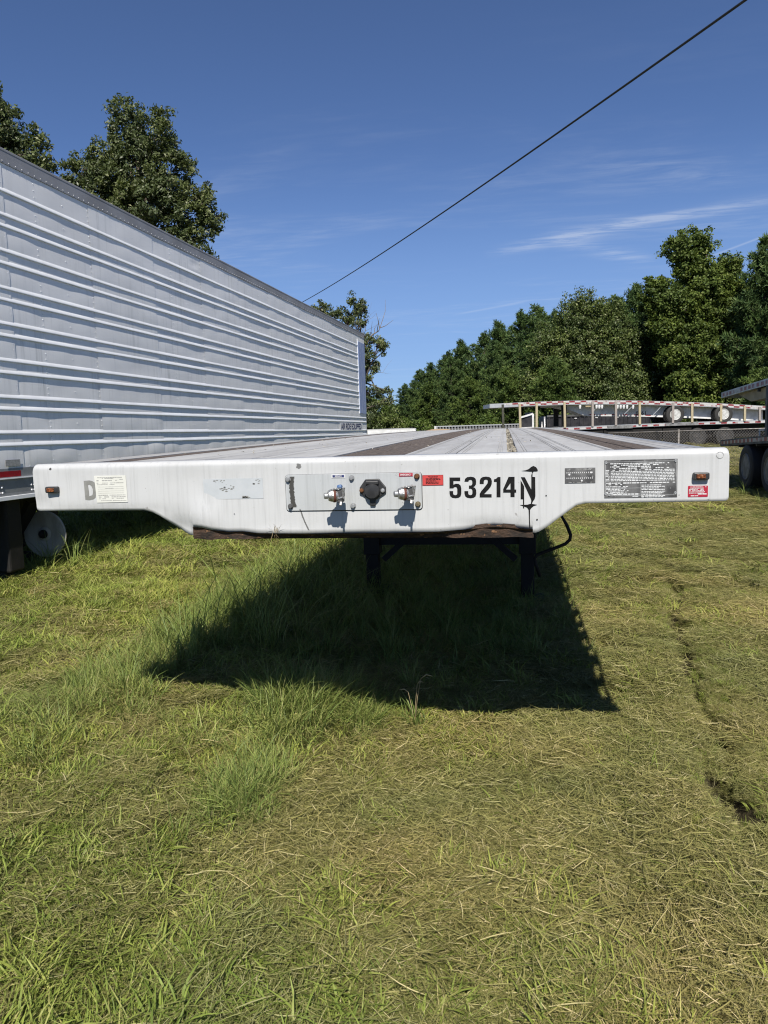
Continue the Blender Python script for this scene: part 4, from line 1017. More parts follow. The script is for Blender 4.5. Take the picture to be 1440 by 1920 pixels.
# right hand stack, same row as the foreground trailer
def r1(y): return 1.30 - .30 * max(0, (y - 6) / 8.6) ** 1.6 - .05 * max(0, (4 - y) / 4)
def r2(y): return 2.46 - .33 * max(0, (y - 5) / 9.6) ** 1.5
flatbed('flatbed_trailer', 'dark flatbed at the right edge, lower of its stack with its wheel in the grass', (6.95, 1.8, 0), 0, 14.6, r1, rail=.15, railmat='darkgrey', tape='C', beam=(1.0, 14.2, .45), wheels=(11.2, 12.65), wz=.47, beammat='black', wr=.48, rim='rimshade')
RU, rseg = flatbed('flatbed_trailer', 'flatbed with short red and white blocks at the right edge, upper of its stack', (6.95, 1.8, 0), 0, 14.6, r2, rail=.13, railmat='alurail', tape='C', beam=(1.0, 13.0, .35), beammat='darkgrey')
rseg('coupler_plate', -.9, 1.2, lambda y: r2(y) - .14 - .22 * min(1, max(0, (13.6 - y) / .9)), lambda y: r2(y) - .135, M['tan'], 9.5, 13.6)
rseg('coupler_plate', -1.2, -.92, lambda y: r2(y) - .14 - .22 * min(1, max(0, (13.6 - y) / .9)), lambda y: r2(y) - .135, M['tan'], 9.5, 13.6)
for x in (5.70, 8.2):
    o = MB().box(-.06, .06, -.06, .06, 0, r2(11.4) - .14 - r1(11.4)).build('post', M['darkgrey']); o.location = (x, 13.2, r1(11.4))
    tag(o, 'dark post standing between the stacked flatbeds at the right edge' if x < 6 else 'dark post on the far side of the right hand stack', 'post', 'posts of the right hand stack')
o = MB().box(-.012, .012, -.012, .012, 0, .16).bar((0, 0, .13), (.02, -.22, .14), .03).build('load_latch', M['white']); o.location = (5.70, 13.75, r1(11.95) - .005)
tag(o, 'small white metal latch on the lower flatbed at the right edge', 'latch')
# pale flatbed end, slatted rack, dirt mound
WE, _ = flatbed('flatbed_trailer', 'white flatbed nose far off beside the end of the silver box trailer', (-5.45, 36.9, 0), R(9.4), 12.0, lambda y: 1.46, W=2.6, rail=.30, railmat='whitebeam', tape='', beam=(.5, 11, .5), wheels=(10, 11.2), wz=.5, beammat='black')
for x in (-.6, .6): MB().box(x - .07, x + .07, 2.8, 2.94, .02, 1.2).build('landing_leg', M['black'], WE)
RK = thing('slatted_rack', 'long low silver slatted rack far off before the pines', 'rack', (-4.0, 47.3, 0), R(9.4))
MB().box(0, 5.9, 0, .06, 1.46, 1.53).build('top_rail', M['alurail'], RK); MB().box(0, 5.9, 0, .06, 1.0, 1.06).build('bottom_rail', M['alurail'], RK)
for k in range(30): MB().box(.02 + k * .2, .07 + k * .2, .01, .05, 1.06, 1.46).build('slat', M['alurail'], RK)
MB().box(0, 5.9, .10, 1.6, .95, 1.5).build('rack_bed', M['darkgrey'], RK)
for k in range(4): MB().box(-.05, .0, .1 + k * .45, .16 + k * .45, .9, 1.53).build('end_slat', M['whitebeam'], RK)
for x in (.5, 5.3): MB().box(x, x + .15, .3, 1.4, 0, 1.0).build('support', M['black'], RK)
m = MB()
def mound(u, v):
    a = v * 2 * math.pi; r = u
    return (-3.6 + 4.6 * r * math.cos(a), 43.5 + 3.4 * r * math.sin(a), -.08 + 1.42 * (math.cos(math.pi * min(r, 1)) * .5 + .5) + .25 * float(vnoise(r * 4 * math.cos(a) + 50, r * 4 * math.sin(a) + 50)) * (1 - r))
m.grid(mound, list(np.linspace(0.001, 1, 14)), list(np.linspace(0, 1, 41)))
m.build('dirt_mound', M['dirt'], None, True)['kind'] = 'structure'
# chain link fence
FE = thing('chain_link_fence', 'low rusty chain link fence behind the right rear of the deck', 'fence', (3.2, 17.62, 0), R(9.4))
FH = 1.22; FL = 11.5
k = 0.0
posts = [1.85 + 2.6 * j for j in range(-1, 4)]
for y in posts:
    if 0 <= y + .0: MB().tube([(max(y, .02), 0, 0), (max(y, .02), 0, FH + .05)], .028, 8).build('post', M['galv'], FE, True)
MB().tube([(0, 0, FH), (FL, 0, FH)], .019, 6).build('top_rail', M['galv'], FE, True)
m = MB(); st = .075; n = int(FL / st); rowsn = int(FH / st)
for i in range(-rowsn, n):
    for s in (0, 1):
        x0 = i * st if s == 0 else (i + rowsn) * st
        x1 = (i + rowsn) * st if s == 0 else i * st
        a = [x0, 0.0]; b = [x1, rowsn * st]
        if s == 1: pass
        # clip to the run
        def clip(p, q):
            if p[0] > q[0]: p, q = q, p
            if q[0] <= 0 or p[0] >= FL: return None
            if p[0] < 0: p = [0, p[1] + (q[1] - p[1]) * (0 - p[0]) / (q[0] - p[0])]
            if q[0] > FL: q = [FL, p[1] + (q[1] - p[1]) * (FL - p[0]) / (q[0] - p[0])]
            return p, q
        c = clip(a, b)
        if c: m.bar((c[0][0], .004 * (1 if s else -1), .02 + c[0][1]), (c[1][0], .004 * (1 if s else -1), .02 + c[1][1]), .0042, .0042, (0, 1, 0))
m.build('wire_mesh', M['galv'], FE, kind='stuff', fixn=False)
# overhead cable
ca, cb = Vector((4.8, 12.22, 8.82)), Vector((-15.03, 55.56, 11.54))
def cab(t): return ca + (cb - ca) * t + Vector((0, 0, -1.0 * t * (1 - t)))
MB().tube([cab(t) for t in np.linspace(-.9, 2.2, 90)], .024, 6).build('overhead_cable', M['cable'], None, True)
tag(bpy.data.objects['overhead_cable'], 'thin black overhead cable crossing the blue sky', 'cable')
# ------------------------------------------------------------------ trees
def unit(v): return v / np.maximum(np.linalg.norm(v, axis=-1, keepdims=True), 1e-9)
def leaf_quads(rg, C, out, length, width, up=.45, outw=.5, rnd=.8):
    """C (N,3) leaf centres, out (N,3) outward direction -> folded diamond leaves"""
    n_ = len(C)
    nrm = unit(out * outw + np.array([0, 0, up]) + rg.normal(0, rnd, (n_, 3)))
    a = unit(np.cross(nrm, rg.normal(0, 1, (n_, 3)))); b = np.cross(nrm, a)
    l = length * rg.uniform(.6, 1.25, (n_, 1)); w = width * rg.uniform(.6, 1.25, (n_, 1))
    f = nrm * w * .35
    return np.stack([C - a * l, C - b * w + f, C + a * l - nrm * l * .25, C + b * w + f], 1)
def lobe_clumps(rg, lobes, dens):
    P, D = [], []
    for (c, r) in lobes:
        c = np.array(c, float); r = np.array(r, float) * np.ones(3)
        n_ = max(6, int(dens * 4 * np.pi * (np.mean(r) ** 2)))
        d = unit(rg.normal(0, 1, (n_, 3))); q = rg.uniform(.30, 1.0, (n_, 1)) ** .45
        q = q * (1 + .16 * rg.normal(0, 1, (n_, 1)))
        P.append(c + d * q * r); D.append(d)
    return np.concatenate(P), np.concatenate(D)
def broadleaf(name, label, loc, lobes, mat, dens=3.0, leaves=34, rc=.42, ll=.11, lw=.05, trunk_r=.22, seed=1, group=None, bare=(), fork=.35, limb_r=.07):
    rg = np.random.default_rng(seed)
    T = thing(name, label, 'tree', loc, 0, group)
    P, D = lobe_clumps(rg, lobes, dens)
    P = P[P[:, 2] > .2]; D = D[:len(P)]
    cc = np.repeat(P, leaves, 0); dd = np.repeat(D, leaves, 0)
    ofs = unit(rg.normal(0, 1, cc.shape)) * (rc * rg.uniform(.15, 1.0, (len(cc), 1)) ** .6) * rg.uniform(.7, 1.3, (len(cc), 1))
    ofs[:, 2] *= .75
    V = leaf_quads(rg, cc + ofs, unit(ofs + dd * .4), ll, lw)
    link('crown', quads_mesh('crown', V), M[mat], T)
    m = MB()
    top = max(c[2] for c, r in lobes); z0 = min(c[2] - (r if np.isscalar(r) else r[2]) for c, r in lobes)
    ctr = np.mean([c for c, r in lobes], 0)
    hz = z0 + (top - z0) * fork
    fk = Vector((ctr[0] * .3, ctr[1] * .3, max(1.2, hz)))
    pts = [Vector((0, 0, -.1)), Vector((ctr[0] * .08 + .05, ctr[1] * .1, fk.z * .4)), fk, Vector((ctr[0] * .6, ctr[1] * .6, (fk.z + top) / 2)), Vector((ctr[0], ctr[1], top))]
    m.tube(pts, [trunk_r * 1.25, trunk_r, trunk_r * .8, trunk_r * .5, trunk_r * .15], 9)
    for i, (c, r) in enumerate(lobes):
        c = Vector(c); st = pts[2].lerp(pts[3], rg.uniform(0, .8)) if c.z > fk.z else pts[1].lerp(pts[2], rg.uniform(.4, .9))
        mid = st.lerp(c, .5) + Vector(rg.normal(0, .25, 3)) - Vector((0, 0, .2))
        m.tube([st, mid, c], [limb_r * 1.3, limb_r, limb_r * .5], 6)
        rr = r if np.isscalar(r) else max(r)
        sel = P[np.linalg.norm(P - np.array(c), axis=1) < rr * 1.15]
        for q in sel[:: max(1, len(sel) // 9)]:
            m.tube([c.lerp(mid, rg.uniform(0, .5)), (Vector(q) + c) / 2 + Vector(rg.normal(0, .12, 3)), Vector(q)], [limb_r * .5, limb_r * .3, limb_r * .12], 4, False)
    m.build('trunk', M['bark'], T, True, fixn=False)
    if len(bare):
        m = MB()
        for path, r0 in bare:
            path = [Vector(p) for p in path]; m.tube(path, [r0 * (1 - .85 * i / (len(path) - 1)) for i in range(len(path))], 5)
            for i in range(1, len(path)):
                for k in range(3):
                    s = path[i - 1].lerp(path[i], rg.random()); e = s + Vector(rg.normal(0, .42, 3)) + Vector((0, 0, .35)) + (path[i] - path[i - 1]).normalized() * .4
                    m.tube([s, (s + e) / 2 + Vector(rg.normal(0, .08, 3)), e], [r0 * .3, r0 * .2, r0 * .08], 4, False)
        m.build('dead_branch', M['deadwood'], T, True, fixn=False)
    return T
def pine_proto(H, base, wid, seed, mat, tuft=.36, dens=1.0, taper=1.0):
    """one pine: trunk mesh and needle mesh, needles gathered in tufts along whorled branches"""
    rg = np.random.default_rng(seed); m = MB()
    lean = rg.normal(0, .012, 2)
    ax = lambda z: np.array([lean[0] * z, lean[1] * z, z])
    m.tube([Vector(ax(z)) for z in np.linspace(-.1, H * .97, 7)], list(np.linspace(.020 * H, .02, 7)), 8)
    C, D = [], []
    z = base * H
    while z < H * .985:
        f = (z - base * H) / (H - base * H)
        L0 = wid * (min(1, .45 + f * 2.4) if f < .25 else (1 - ((f - .25) / .75) ** 1.9) * taper + .08)
        nb = rg.integers(5, 8)
        for k in range(nb):
            a = rg.random() * 2 * np.pi; L = L0 * rg.uniform(.55, 1.15); el = np.interp(f, [0, .5, 1], [-.12, .25, .9]) + rg.normal(0, .12)
            d = np.array([np.cos(a) * np.cos(el), np.sin(a) * np.cos(el), np.sin(el)])
            p0 = ax(z + rg.normal(0, .12)); n_ = max(2, int(L * 4.2 * dens))
            tt = rg.uniform(.25, 1.0, n_); tt[0] = 1
            sag = np.array([0, 0, .25 * L])
            pts = p0 + d * (L * tt[:, None]) + sag * (tt[:, None] ** 2 - tt[:, None]) + rg.normal(0, .16, (n_, 3)) * (.4 + L * .25) * np.array([1, 1, .6])
            C.append(pts); D.append(unit(np.tile(d, (n_, 1)) * .8 + np.array([0, 0, .55]) + rg.normal(0, .25, (n_, 3))))
            m.tube([Vector(p0), Vector(p0 + d * L * .5 - sag * .25), Vector(p0 + d * L * .95)], [.018 * H * .22 * (1 - f * .7), .02, .008], 4, False)
        z += rg.uniform(.28, .5) * H / 14
    C.append(ax(H)[None]); D.append(np.array([[0, 0, 1.]]))
    C = np.concatenate(C); D = np.concatenate(D); K = 17
    cc = np.repeat(C, K, 0); dd = unit(np.repeat(D, K, 0) * .75 + rg.normal(0, .62, (len(cc), 3)))
    l = tuft * rg.uniform(.55, 1.15, (len(cc), 1)); w = .042 * rg.uniform(.7, 1.3, (len(cc), 1))
    s = unit(np.cross(dd, rg.normal(0, 1, dd.shape)))
    cc = cc + rg.normal(0, .07, cc.shape)
    V = np.stack([cc, cc + dd * l * .5 - s * w, cc + dd * l, cc + dd * l * .5 + s * w], 1)
    tm = m.mesh('trunk'); shade(tm); tm.materials.append(M['bark'])
    cm_ = quads_mesh('crown', V); cm_.materials.append(M[mat])
    return tm, cm_
PINES = [pine_proto(14, .08, 3.3, 11, 'pine', .46, 1.3), pine_proto(14, .16, 3.0, 12, 'pine', .50, 1.4, .95), pine_proto(14, .04, 3.7, 13, 'pine', .44, 1.3), pine_proto(9, .03, 2.9, 14, 'pine2', .42, 1.4)]
def pine(kind, x, y, h, label, rz, wide=1.0, group='pines along the wood edge', name='pine_tree'):
    tm, cm_ = PINES[kind]; H0 = 9 if kind == 3 else 14
    T = thing(name, label, 'tree', (x, y, 0), rz, group)
    s = h / H0; T.scale = (s * wide, s * wide, s)
    link('trunk', tm, None, T); link('crown', cm_, None, T)
    return T
# the wood's edge on the right, from the far end to the near right
PL = [  # kind, x, y, height, width
    (3, -19.0, 122, 5.6, 1.3), (0, -15.2, 118, 8.2, 1.2), (1, -12.2, 112, 9.8, 1.15), (2, -9.6, 106, 10.3, 1.05), (0, -7.2, 100, 11.2, 1.1), (3, -8.4, 88, 6.6, 1.2),
    (1, -4.6, 94, 11.9, 1.1), (2, -5.2, 82, 8.8, .95), (0, -2.0, 88, 12.0, 1.05), (3, -2.9, 72, 6.0, 1.1), (1, .2, 84, 12.7, 1.1), (2, -.4, 74, 9.6, .9), (0, 2.2, 79, 12.9, 1.05),
    (3, .8, 64, 6.2, 1.15), (1, 3.9, 75, 12.9, 1.1), (2, 3.4, 66, 10.4, .9), (0, 5.2, 68, 11.3, .9), (3, 4.4, 58, 6.4, 1.1), (1, 10.6, 70, 12.6, 1.05), (2, 12.3, 64, 10.8, .9),
    (0, 20.6, 57, 14.8, .85), (1, 18.9, 56, 14.0, .8), (2, 21.0, 50.5, 11.5, .9), (3, 17.6, 47.5, 6.2, 1.2), (3, 20.5, 45.0, 6.6, 1.2)]
for k, (kd, x, y, h, w) in enumerate(PL):
    size = 'small yellow green' if kd == 3 else 'tall dark green' if h > 12 else 'dark green'
    pine(kd, x, y, h, size + ' pine at the wood edge, ' + ORD[k] + ' from the far end', k * 1.37, w)
BK = [(-16, 128, 8), (-11, 122, 10), (-5.5, 112, 12), (.5, 100, 13), (5.5, 90, 13.5), (9.5, 80, 13.5), (13.5, 76, 14.5), (17, 72, 14), (21, 70, 15), (25, 66, 15.5), (25, 58, 14.5), (7.5, 76, 12), (15, 66, 12.5), (26, 52, 13)]
for k, (x, y, h) in enumerate(BK):
    pine(k % 3, x, y, h, 'dark pine in the second rank of the wood behind the edge trees, ' + ORD[k] + ' of them', k * 2.1 + .5, 1.15, 'pines in the second rank of the wood')
# big rounded tree left of the tall one
broadleaf('broadleaf_tree', 'large rounded olive green tree standing over the middle of the stacked flatbeds', (7.3, 62.5, 0),
    [((0, 0, 9.6), (2.6, 2.4, 2.2)), ((-2.2, -.4, 7.2), (2.4, 2.2, 2.4)), ((2.2, .2, 7.6), (2.3, 2.2, 2.4)), ((0, -1.2, 6.6), (3.0, 2.2, 2.8)), ((-3.3, -.3, 4.2), (2.2, 2.1, 2.3)), ((3.0, -.4, 4.6), (2.4, 2.1, 2.4)), ((-.6, -1.8, 3.6), (2.8, 2.0, 2.4)), ((1.6, -1.6, 2.4), (2.4, 1.9, 1.9)), ((-2.2, -1.2, 2.2), (2.2, 1.9, 1.7))],
    'olive', 5.2, 44, .50, .10, .062, .24, 21)
# tall lobed light green tree
broadleaf('broadleaf_tree', 'tall lumpy light green tree, the highest at the right side of the wood', (15.4, 60.0, 0),
    [((-.8, 0, 14.6), (1.75, 1.5, 1.3)), ((-.4, 0, 13.0), (1.35, 1.3, 1.2)), ((-3.0, .2, 11.2), (1.3, 1.3, 1.4)), ((.9, -.3, 11.4), (1.9, 1.6, 1.5)), ((2.3, .3, 12.9), (1.1, 1.1, 1.1)), ((-1.2, -.5, 10.2), (1.9, 1.6, 1.5)), ((-2.3, -.2, 8.6), (1.5, 1.5, 1.3)), ((1.9, -.6, 9.3), (1.9, 1.6, 1.6)), ((3.4, 0, 10.2), (1.5, 1.4, 1.6)), ((3.3, -.5, 7.6), (1.5, 1.5, 1.7)), ((-.1, -.9, 8.0), (1.6, 1.4, 1.2)), ((.9, -1.2, 6.3), (1.8, 1.5, 1.3)), ((-1.7, -.8, 6.2), (1.3, 1.3, 1.0)), ((3.0, -1.0, 5.0), (1.6, 1.5, 1.4)), ((-.9, -1.3, 4.3), (1.6, 1.4, 1.0)), ((1.5, -1.6, 3.4), (1.8, 1.5, 1.3)), ((3.7, -1.2, 2.7), (1.5, 1.5, 1.4)), ((-1.6, -1.5, 2.2), (1.6, 1.5, 1.2))],
    'tulip', 5.6, 40, .42, .12, .08, .26, 22)
# oak behind the box trailer: lobes follow its uneven outline
OAK = [((-.5, 0, 13.9), (.62, .7, 1.6)), ((-.45, .1, 12.3), (1.35, 1.3, 1.4)), ((.85, -.1, 13.6), (.75, .8, 1.2)), ((1.35, .1, 12.1), (1.0, 1.1, 1.3)), ((-1.9, 0, 12.7), (.45, .5, .95)), ((-1.95, .1, 11.5), (1.0, 1.1, 1.1)), ((-2.75, 0, 12.2), (.55, .6, 1.0)), ((-3.0, -.1, 11.0), (.6, .7, .8)), ((.5, -.5, 10.9), (1.3, 1.2, 1.1)), ((1.9, .1, 10.6), (.95, 1.0, .9)), ((2.7, 0, 11.0), (.42, .5, .7)), ((2.95, .1, 10.2), (.5, .6, .5)), ((1.8, -.2, 9.3), (.85, .9, .8)), ((2.5, -.1, 8.7), (.55, .6, .5)), ((-1.0, -.5, 10.5), (1.1, 1.0, .8)), ((1.0, -.3, 8.9), (.9, 1.0, .8)), ((-2.1, -.2, 9.9), (.9, .9, .7)), ((-2.2, 0, 8.2), (1.2, 1.1, .7)), ((.2, 0, 7.6), (1.6, 1.3, .9)), ((-.4, .2, 9.2), (.5, .5, .4))]
broadleaf('oak_tree', 'big dark oak rising behind the silver box trailer', (-14.25, 27.5, 0), OAK, 'oak', 7.0, 44, .27, .085, .038, .26, 23, limb_r=.06)
broadleaf('oak_tree', 'dark oak cut by the left edge behind the silver box trailer', (-17.5, 22.2, 0),
    [((-.3, 0, 14.0), (.85, .9, 1.5)), ((.0, 0, 12.6), (1.3, 1.2, 1.2)), ((1.0, .1, 12.0), (.5, .6, .6)), ((.3, -.2, 11.2), (1.3, 1.1, 1.0)), ((2.0, 0, 11.3), (.5, .6, .85)), ((1.4, 0, 10.3), (1.0, 1.0, .9)), ((-1.6, 0, 12.4), (1.4, 1.4, 1.8)), ((0, 0, 9.4), (2.0, 1.5, 1.2)), ((2.3, .1, 9.7), (.7, .8, .8))],
    'oak', 6.6, 42, .28, .085, .038, .26, 24, limb_r=.06)
# sparse tree with dead limbs past the end of the box trailer
broadleaf('sparse_tree', 'thin half dead tree with bare branches just past the far end of the silver trailer', (-8.9, 44.0, 0),
    [((-1.9, -.2, 9.05), (.55, .6, .4)), ((-1.1, -.2, 8.75), (.6, .6, .5)), ((-.3, -.1, 8.6), (.6, .6, .5)), ((.35, 0, 9.25), (.55, .55, .65)), ((.75, 0, 8.9), (.4, .4, .4)), ((.4, 0, 8.1), (.6, .6, .5)), ((.9, 0, 6.9), (.6, .6, .5)), ((1.7, 0, 6.7), (.55, .5, .45)), ((2.1, 0, 6.35), (.35, .35, .3)), ((.8, 0, 5.9), (.7, .7, .6)), ((1.25, 0, 5.4), (.5, .5, .45)), ((.8, 0, 4.9), (.5, .6, .5)), ((.9, 0, 3.75), (.6, .6, .35)), ((1.6, 0, 3.7), (.5, .5, .3)), ((2.25, 0, 3.75), (.28, .3, .25)), ((2.1, 0, 3.2), (.4, .35, .3)), ((.6, .2, 2.7), (1.0, .9, .7)), ((.2, .2, 6.2), (.8, .8, 1.0))],
    'oak', 5.2, 30, .24, .085, .045, .17, 25, None,
    [([(.3, 0, 5.6), (.9, 0, 6.7), (1.35, -.1, 7.3), (1.75, -.1, 7.5), (2.0, -.1, 8.1)], .085), ([(.5, 0, 6.5), (.9, 0, 7.6), (1.0, 0, 8.3)], .03), ([(.8, 0, 4.6), (1.6, 0, 5.0), (2.2, 0, 4.9)], .025)], .2, .05)
# shrubs and scrub along the base
SB = [(-9.6, 57.5, 1.7, 3.6), (-8.1, 60.0, 1.5, 2.6), (-11.6, 61, 2.2, 5.0), (-16.4, 98, 2.6, 3.0), (-12.6, 90, 2.4, 2.6), (-10.2, 78, 1.7, 2.2), (-5.6, 70, 1.8, 2.0), (-1.8, 60, 1.8, 2.0), (1.6, 56.5, 1.7, 2.0), (5.6, 56.0, 2.0, 2.4), (10.2, 56.0, 1.9, 2.9), (13.0, 55.5, 1.8, 2.4), (16.2, 54.0, 1.8, 3.4), (18.6, 50.0, 1.8, 3.6), (8.0, 56.5, 1.8, 2.0), (19.0, 44.0, 1.9, 3.2)]
for k, (x, y, r, h) in enumerate(SB):
    rgs = np.random.default_rng(60 + k)
    lob = [((float(rgs.normal(0, r * .45)), float(rgs.normal(0, r * .3)), float(h * rgs.uniform(.25, .72))), (r * .62, r * .6, h * .30)) for _ in range(6)]
    T = broadleaf('shrub', 'bright green shrub at the foot of the wood, ' + ORD[k] + ' of the row of scrub', (x, y, 0), lob, 'shrub' if k % 3 else 'olive', 3.4, 26, .36, .10, .06, .06, 80 + k, 'shrubs along the foot of the wood', limb_r=.03)
    T['category'] = 'shrub'
# ------------------------------------------------------------------ grass
def hay_patch(n, rad, seed, lmin=.022, lmax=.085, w0=.0006, w1=.0014, hz=.026):
    rg = np.random.default_rng(seed); S = 4
    a = rg.random(n) * 2 * np.pi; q = rad * np.sqrt(rg.random(n))
    c = np.stack([q * np.cos(a), q * np.sin(a), hz * rg.random(n) ** 1.3], 1)
    az = rg.normal(.4, 1.0, n) + (rg.random(n) < .35) * rg.random(n) * np.pi; L = rg.uniform(lmin, lmax, n)
    el = rg.normal(.05, .22, n)
    d = np.stack([np.cos(az) * np.cos(el), np.sin(az) * np.cos(el), np.sin(el)], 1)
    s = np.stack([-np.sin(az), np.cos(az), np.zeros(n)], 1)
    t = np.linspace(-.5, .5, S)[None, :, None]
    P = c[:, None] + d[:, None] * (L[:, None, None] * t) + s[:, None] * (rg.normal(0, .22, n) * L)[:, None, None] * (t ** 2 - .1) + np.array([0, 0, 1.]) * (rg.normal(.0, .12, n) * L)[:, None, None] * (.25 - t ** 2)
    P[..., 2] = np.maximum(P[..., 2], -.012)
    wv = unit(s + np.array([0, 0, 1.]) * rg.normal(0, .6, (n, 1))) * rg.uniform(w0, w1, n)[:, None]
    W = wv[:, None] * np.array([.6, 1, .9, .25])[None, :, None]
    me = strips_mesh('hay_patch', P, W); me.materials.append(M['hay']); return me
def blade_patch(n, rad, seed, h0, h1, w0, w1, lean, droop, mat):
    me = ribbons('blade_patch', n, rad, h0, h1, w0, w1, lean, droop, None, 'mesh', seed, 5); me.materials.append(M[mat]); return me
PROTO = [hay_patch(430, .15, 101), hay_patch(430, .15, 102), hay_patch(430, .15, 103), hay_patch(220, .15, 104, .04, .12, .0007, .0015, .035),
         blade_patch(110, .12, 111, .025, .065, .0014, .0034, 1.2, .6, 'blade'), blade_patch(110, .12, 112, .025, .075, .0015, .0036, 1.6, .7, 'blade'), blade_patch(95, .12, 113, .03, .095, .0016, .0038, 1.4, .7, 'blade'),
         blade_patch(46, .07, 121, .10, .22, .0016, .0032, .8, .75, 'tall'), blade_patch(40, .08, 122, .12, .28, .0016, .0034, .9, .9, 'tall'),
         blade_patch(26, .06, 131, .28, .55, .0018, .0036, .75, .85, 'tall'), blade_patch(22, .07, 132, .30, .62, .0018, .0036, .9, 1.0, 'tall'),
         blade_patch(16, .03, 141, .020, .055, .0045, .0085, 2.0, .7, 'blade')]
def grass_points():
    rg = np.random.default_rng(77); out = []; side_rg = np.random.default_rng(78)
    def green(x, y):
        g = .42 - .18 * x + .55 * vnoise(x * 1.1 + 4, y * 1.1) + .35 * vnoise(x * 3.1, y * 3.1 + 8)
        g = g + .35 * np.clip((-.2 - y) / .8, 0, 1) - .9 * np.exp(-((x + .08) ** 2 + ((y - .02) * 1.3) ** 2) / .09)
        return g
    def wedge(n, r0, r1, half=42):
        a = rg.uniform(-half, half, n) * np.pi / 180 + .164; r = np.sqrt(rg.uniform(r0 ** 2, r1 ** 2, n))
        return CAM[0] - r * np.sin(a), CAM[1] + r * np.cos(a)
    def area(r0, r1): return (r1 ** 2 - r0 ** 2) * 84 / 2 * np.pi / 180
    for r0, r1, den, sc in ((1.0, 4.2, 150, 1.0), (4.2, 7.5, 80, 1.25), (7.5, 13, 30, 1.9), (13, 26, 9, 3.2), (26, 62, 2.2, 6.0)):
        n = int(area(r0, r1) * den); x, y = wedge(n, r0, r1)
        if r0 < 5:   # the same turf goes on to both sides of the view
            k = int(area(r0, r1) * den * .95); a2 = np.where(side_rg.random(k) < .5, 1, -1) * side_rg.uniform(42, 80, k) * np.pi / 180 + .164; q2 = np.sqrt(side_rg.uniform(.25, r1 ** 2, k))
            x = np.concatenate([x, CAM[0] - q2 * np.sin(a2)]); y = np.concatenate([y, CAM[1] + q2 * np.cos(a2)]); n = len(x)
        g = green(x, y); z = gz(x, y)
        u = rg.random(n); isg = u < np.clip(g, .08, .92)
        pid = np.where(isg, np.where(rg.random(n) < .07, 11, rg.integers(4, 7, n)), np.where(rg.random(n) < .15, 3, rg.integers(0, 3, n)))
        s = sc * rg.uniform(.8, 1.3, n)
        sz = np.where(isg, s ** .65, s ** .5)
        z = z + np.where(isg, 0, .012) + rg.random(n) * .012 * np.sqrt(sc)
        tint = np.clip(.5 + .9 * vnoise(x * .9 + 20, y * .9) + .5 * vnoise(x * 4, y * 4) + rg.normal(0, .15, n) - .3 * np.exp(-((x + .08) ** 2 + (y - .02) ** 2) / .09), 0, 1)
        keep = rut_gap_shade(x, y, .21) < .30
        row = np.stack([x, y, z, rg.normal(0, .08, n), rg.normal(0, .08, n), rg.random(n) * 6.283, s, sz, pid, tint], 1)
        out.append(row[keep])
        ex = keep & isg & (rg.random(n) < (.75 if r0 < 8 else .3)); r2_ = row[ex].copy(); k = len(r2_)
        r2_[:, 8] = rg.integers(0, 3, k); r2_[:, 5] = rg.random(k) * 6.283; r2_[:, 0] += rg.normal(0, .05, k); r2_[:, 1] += rg.normal(0, .05, k); r2_[:, 6] = sc; r2_[:, 7] = sc ** .5
        r2_[:, 2] = gz(r2_[:, 0], r2_[:, 1]) + .006 * rg.random(k); out.append(r2_)
    n = 7500; y = rg.uniform(-1.6, 6.0, n); x = rg.normal(0, .13, n); ys_r = np.array([p[1] for p in RUT[::-1]]); xs_r = np.array([p[0] for p in RUT[::-1]]); x = x + np.interp(y, ys_r, xs_r)
    kp = rut_gap_shade(x, y, .12) < .25 + .72 * rg.random(n) ** 2.3; n = int(kp.sum()); x = x[kp]; y = y[kp]; s = rg.uniform(.28, .5, n)
    out.append(np.stack([x, y, gz(x, y), rg.normal(0, .3, n), rg.normal(0, .3, n), rg.random(n) * 6.283, s, s * 1.6, np.where(rg.random(n) < .75, rg.integers(0, 3, n), rg.integers(4, 7, n)), rg.uniform(.2, .7, n)], 1))
    # clumps left standing by the mower
    def clump(n, fx, fy, kinds, smin, smax, tl=.5):
        x, y = fx(n), fy(n); z = gz(x, y) - .005
        out.append(np.stack([x, y, z, rg.normal(0, .1, n), rg.normal(0, .1, n), rg.random(n) * 6.283, rg.uniform(smin, smax, n), rg.uniform(smin, smax, n), rg.choice(kinds, n), np.clip(rg.normal(tl, .2, n), 0, 1)], 1))
    U = lambda a, b: (lambda n: rg.uniform(a, b, n)); N_ = lambda a, s: (lambda n: rg.normal(a, s, n))
    clump(300, U(-1.35, .75), U(1.6, 5.5), [7, 8, 8], .7, 1.25, .05)  # low tint darkens this grass to deepen the trailer's shadow
    clump(150, U(-1.45, .15), U(1.9, 6.0), [9, 10], .6, .95)
    clump(150, U(-1.85, -1.1), U(1.5, 5.4), [8, 9, 10], .55, .95, .7)
    clump(110, N_(-1.5, .14), N_(3.0, 1.1), [9, 10], .55, .9, .7)
    clump(30, U(-1.7, -.7), U(1.6, 5), [10], 1.0, 1.35, .8)
    clump(9, U(-.9, .6), U(.95, 1.5), [8, 10], .6, .9, .7)
    clump(200, U(-1.2, 1.2), U(5.5, 12), [8, 9], .8, 1.2)
    clump(100, U(.3, 1.1), U(2.0, 4.5), [7, 8], .6, 1.0)
    clump(230, U(-6.2, -4.2), U(4.2, 15), [8, 9], .7, 1.1)
    clump(30, N_(-4.15, .25), N_(4.3, .6), [8, 9], .6, 1.0, .7)
    clump(120, N_(-.50, .12), N_(.83, .12), [7, 8, 8], .85, 1.35, 1.0)
    clump(30, N_(-.62, .08), N_(.55, .12), [7], .5, .8, .7)
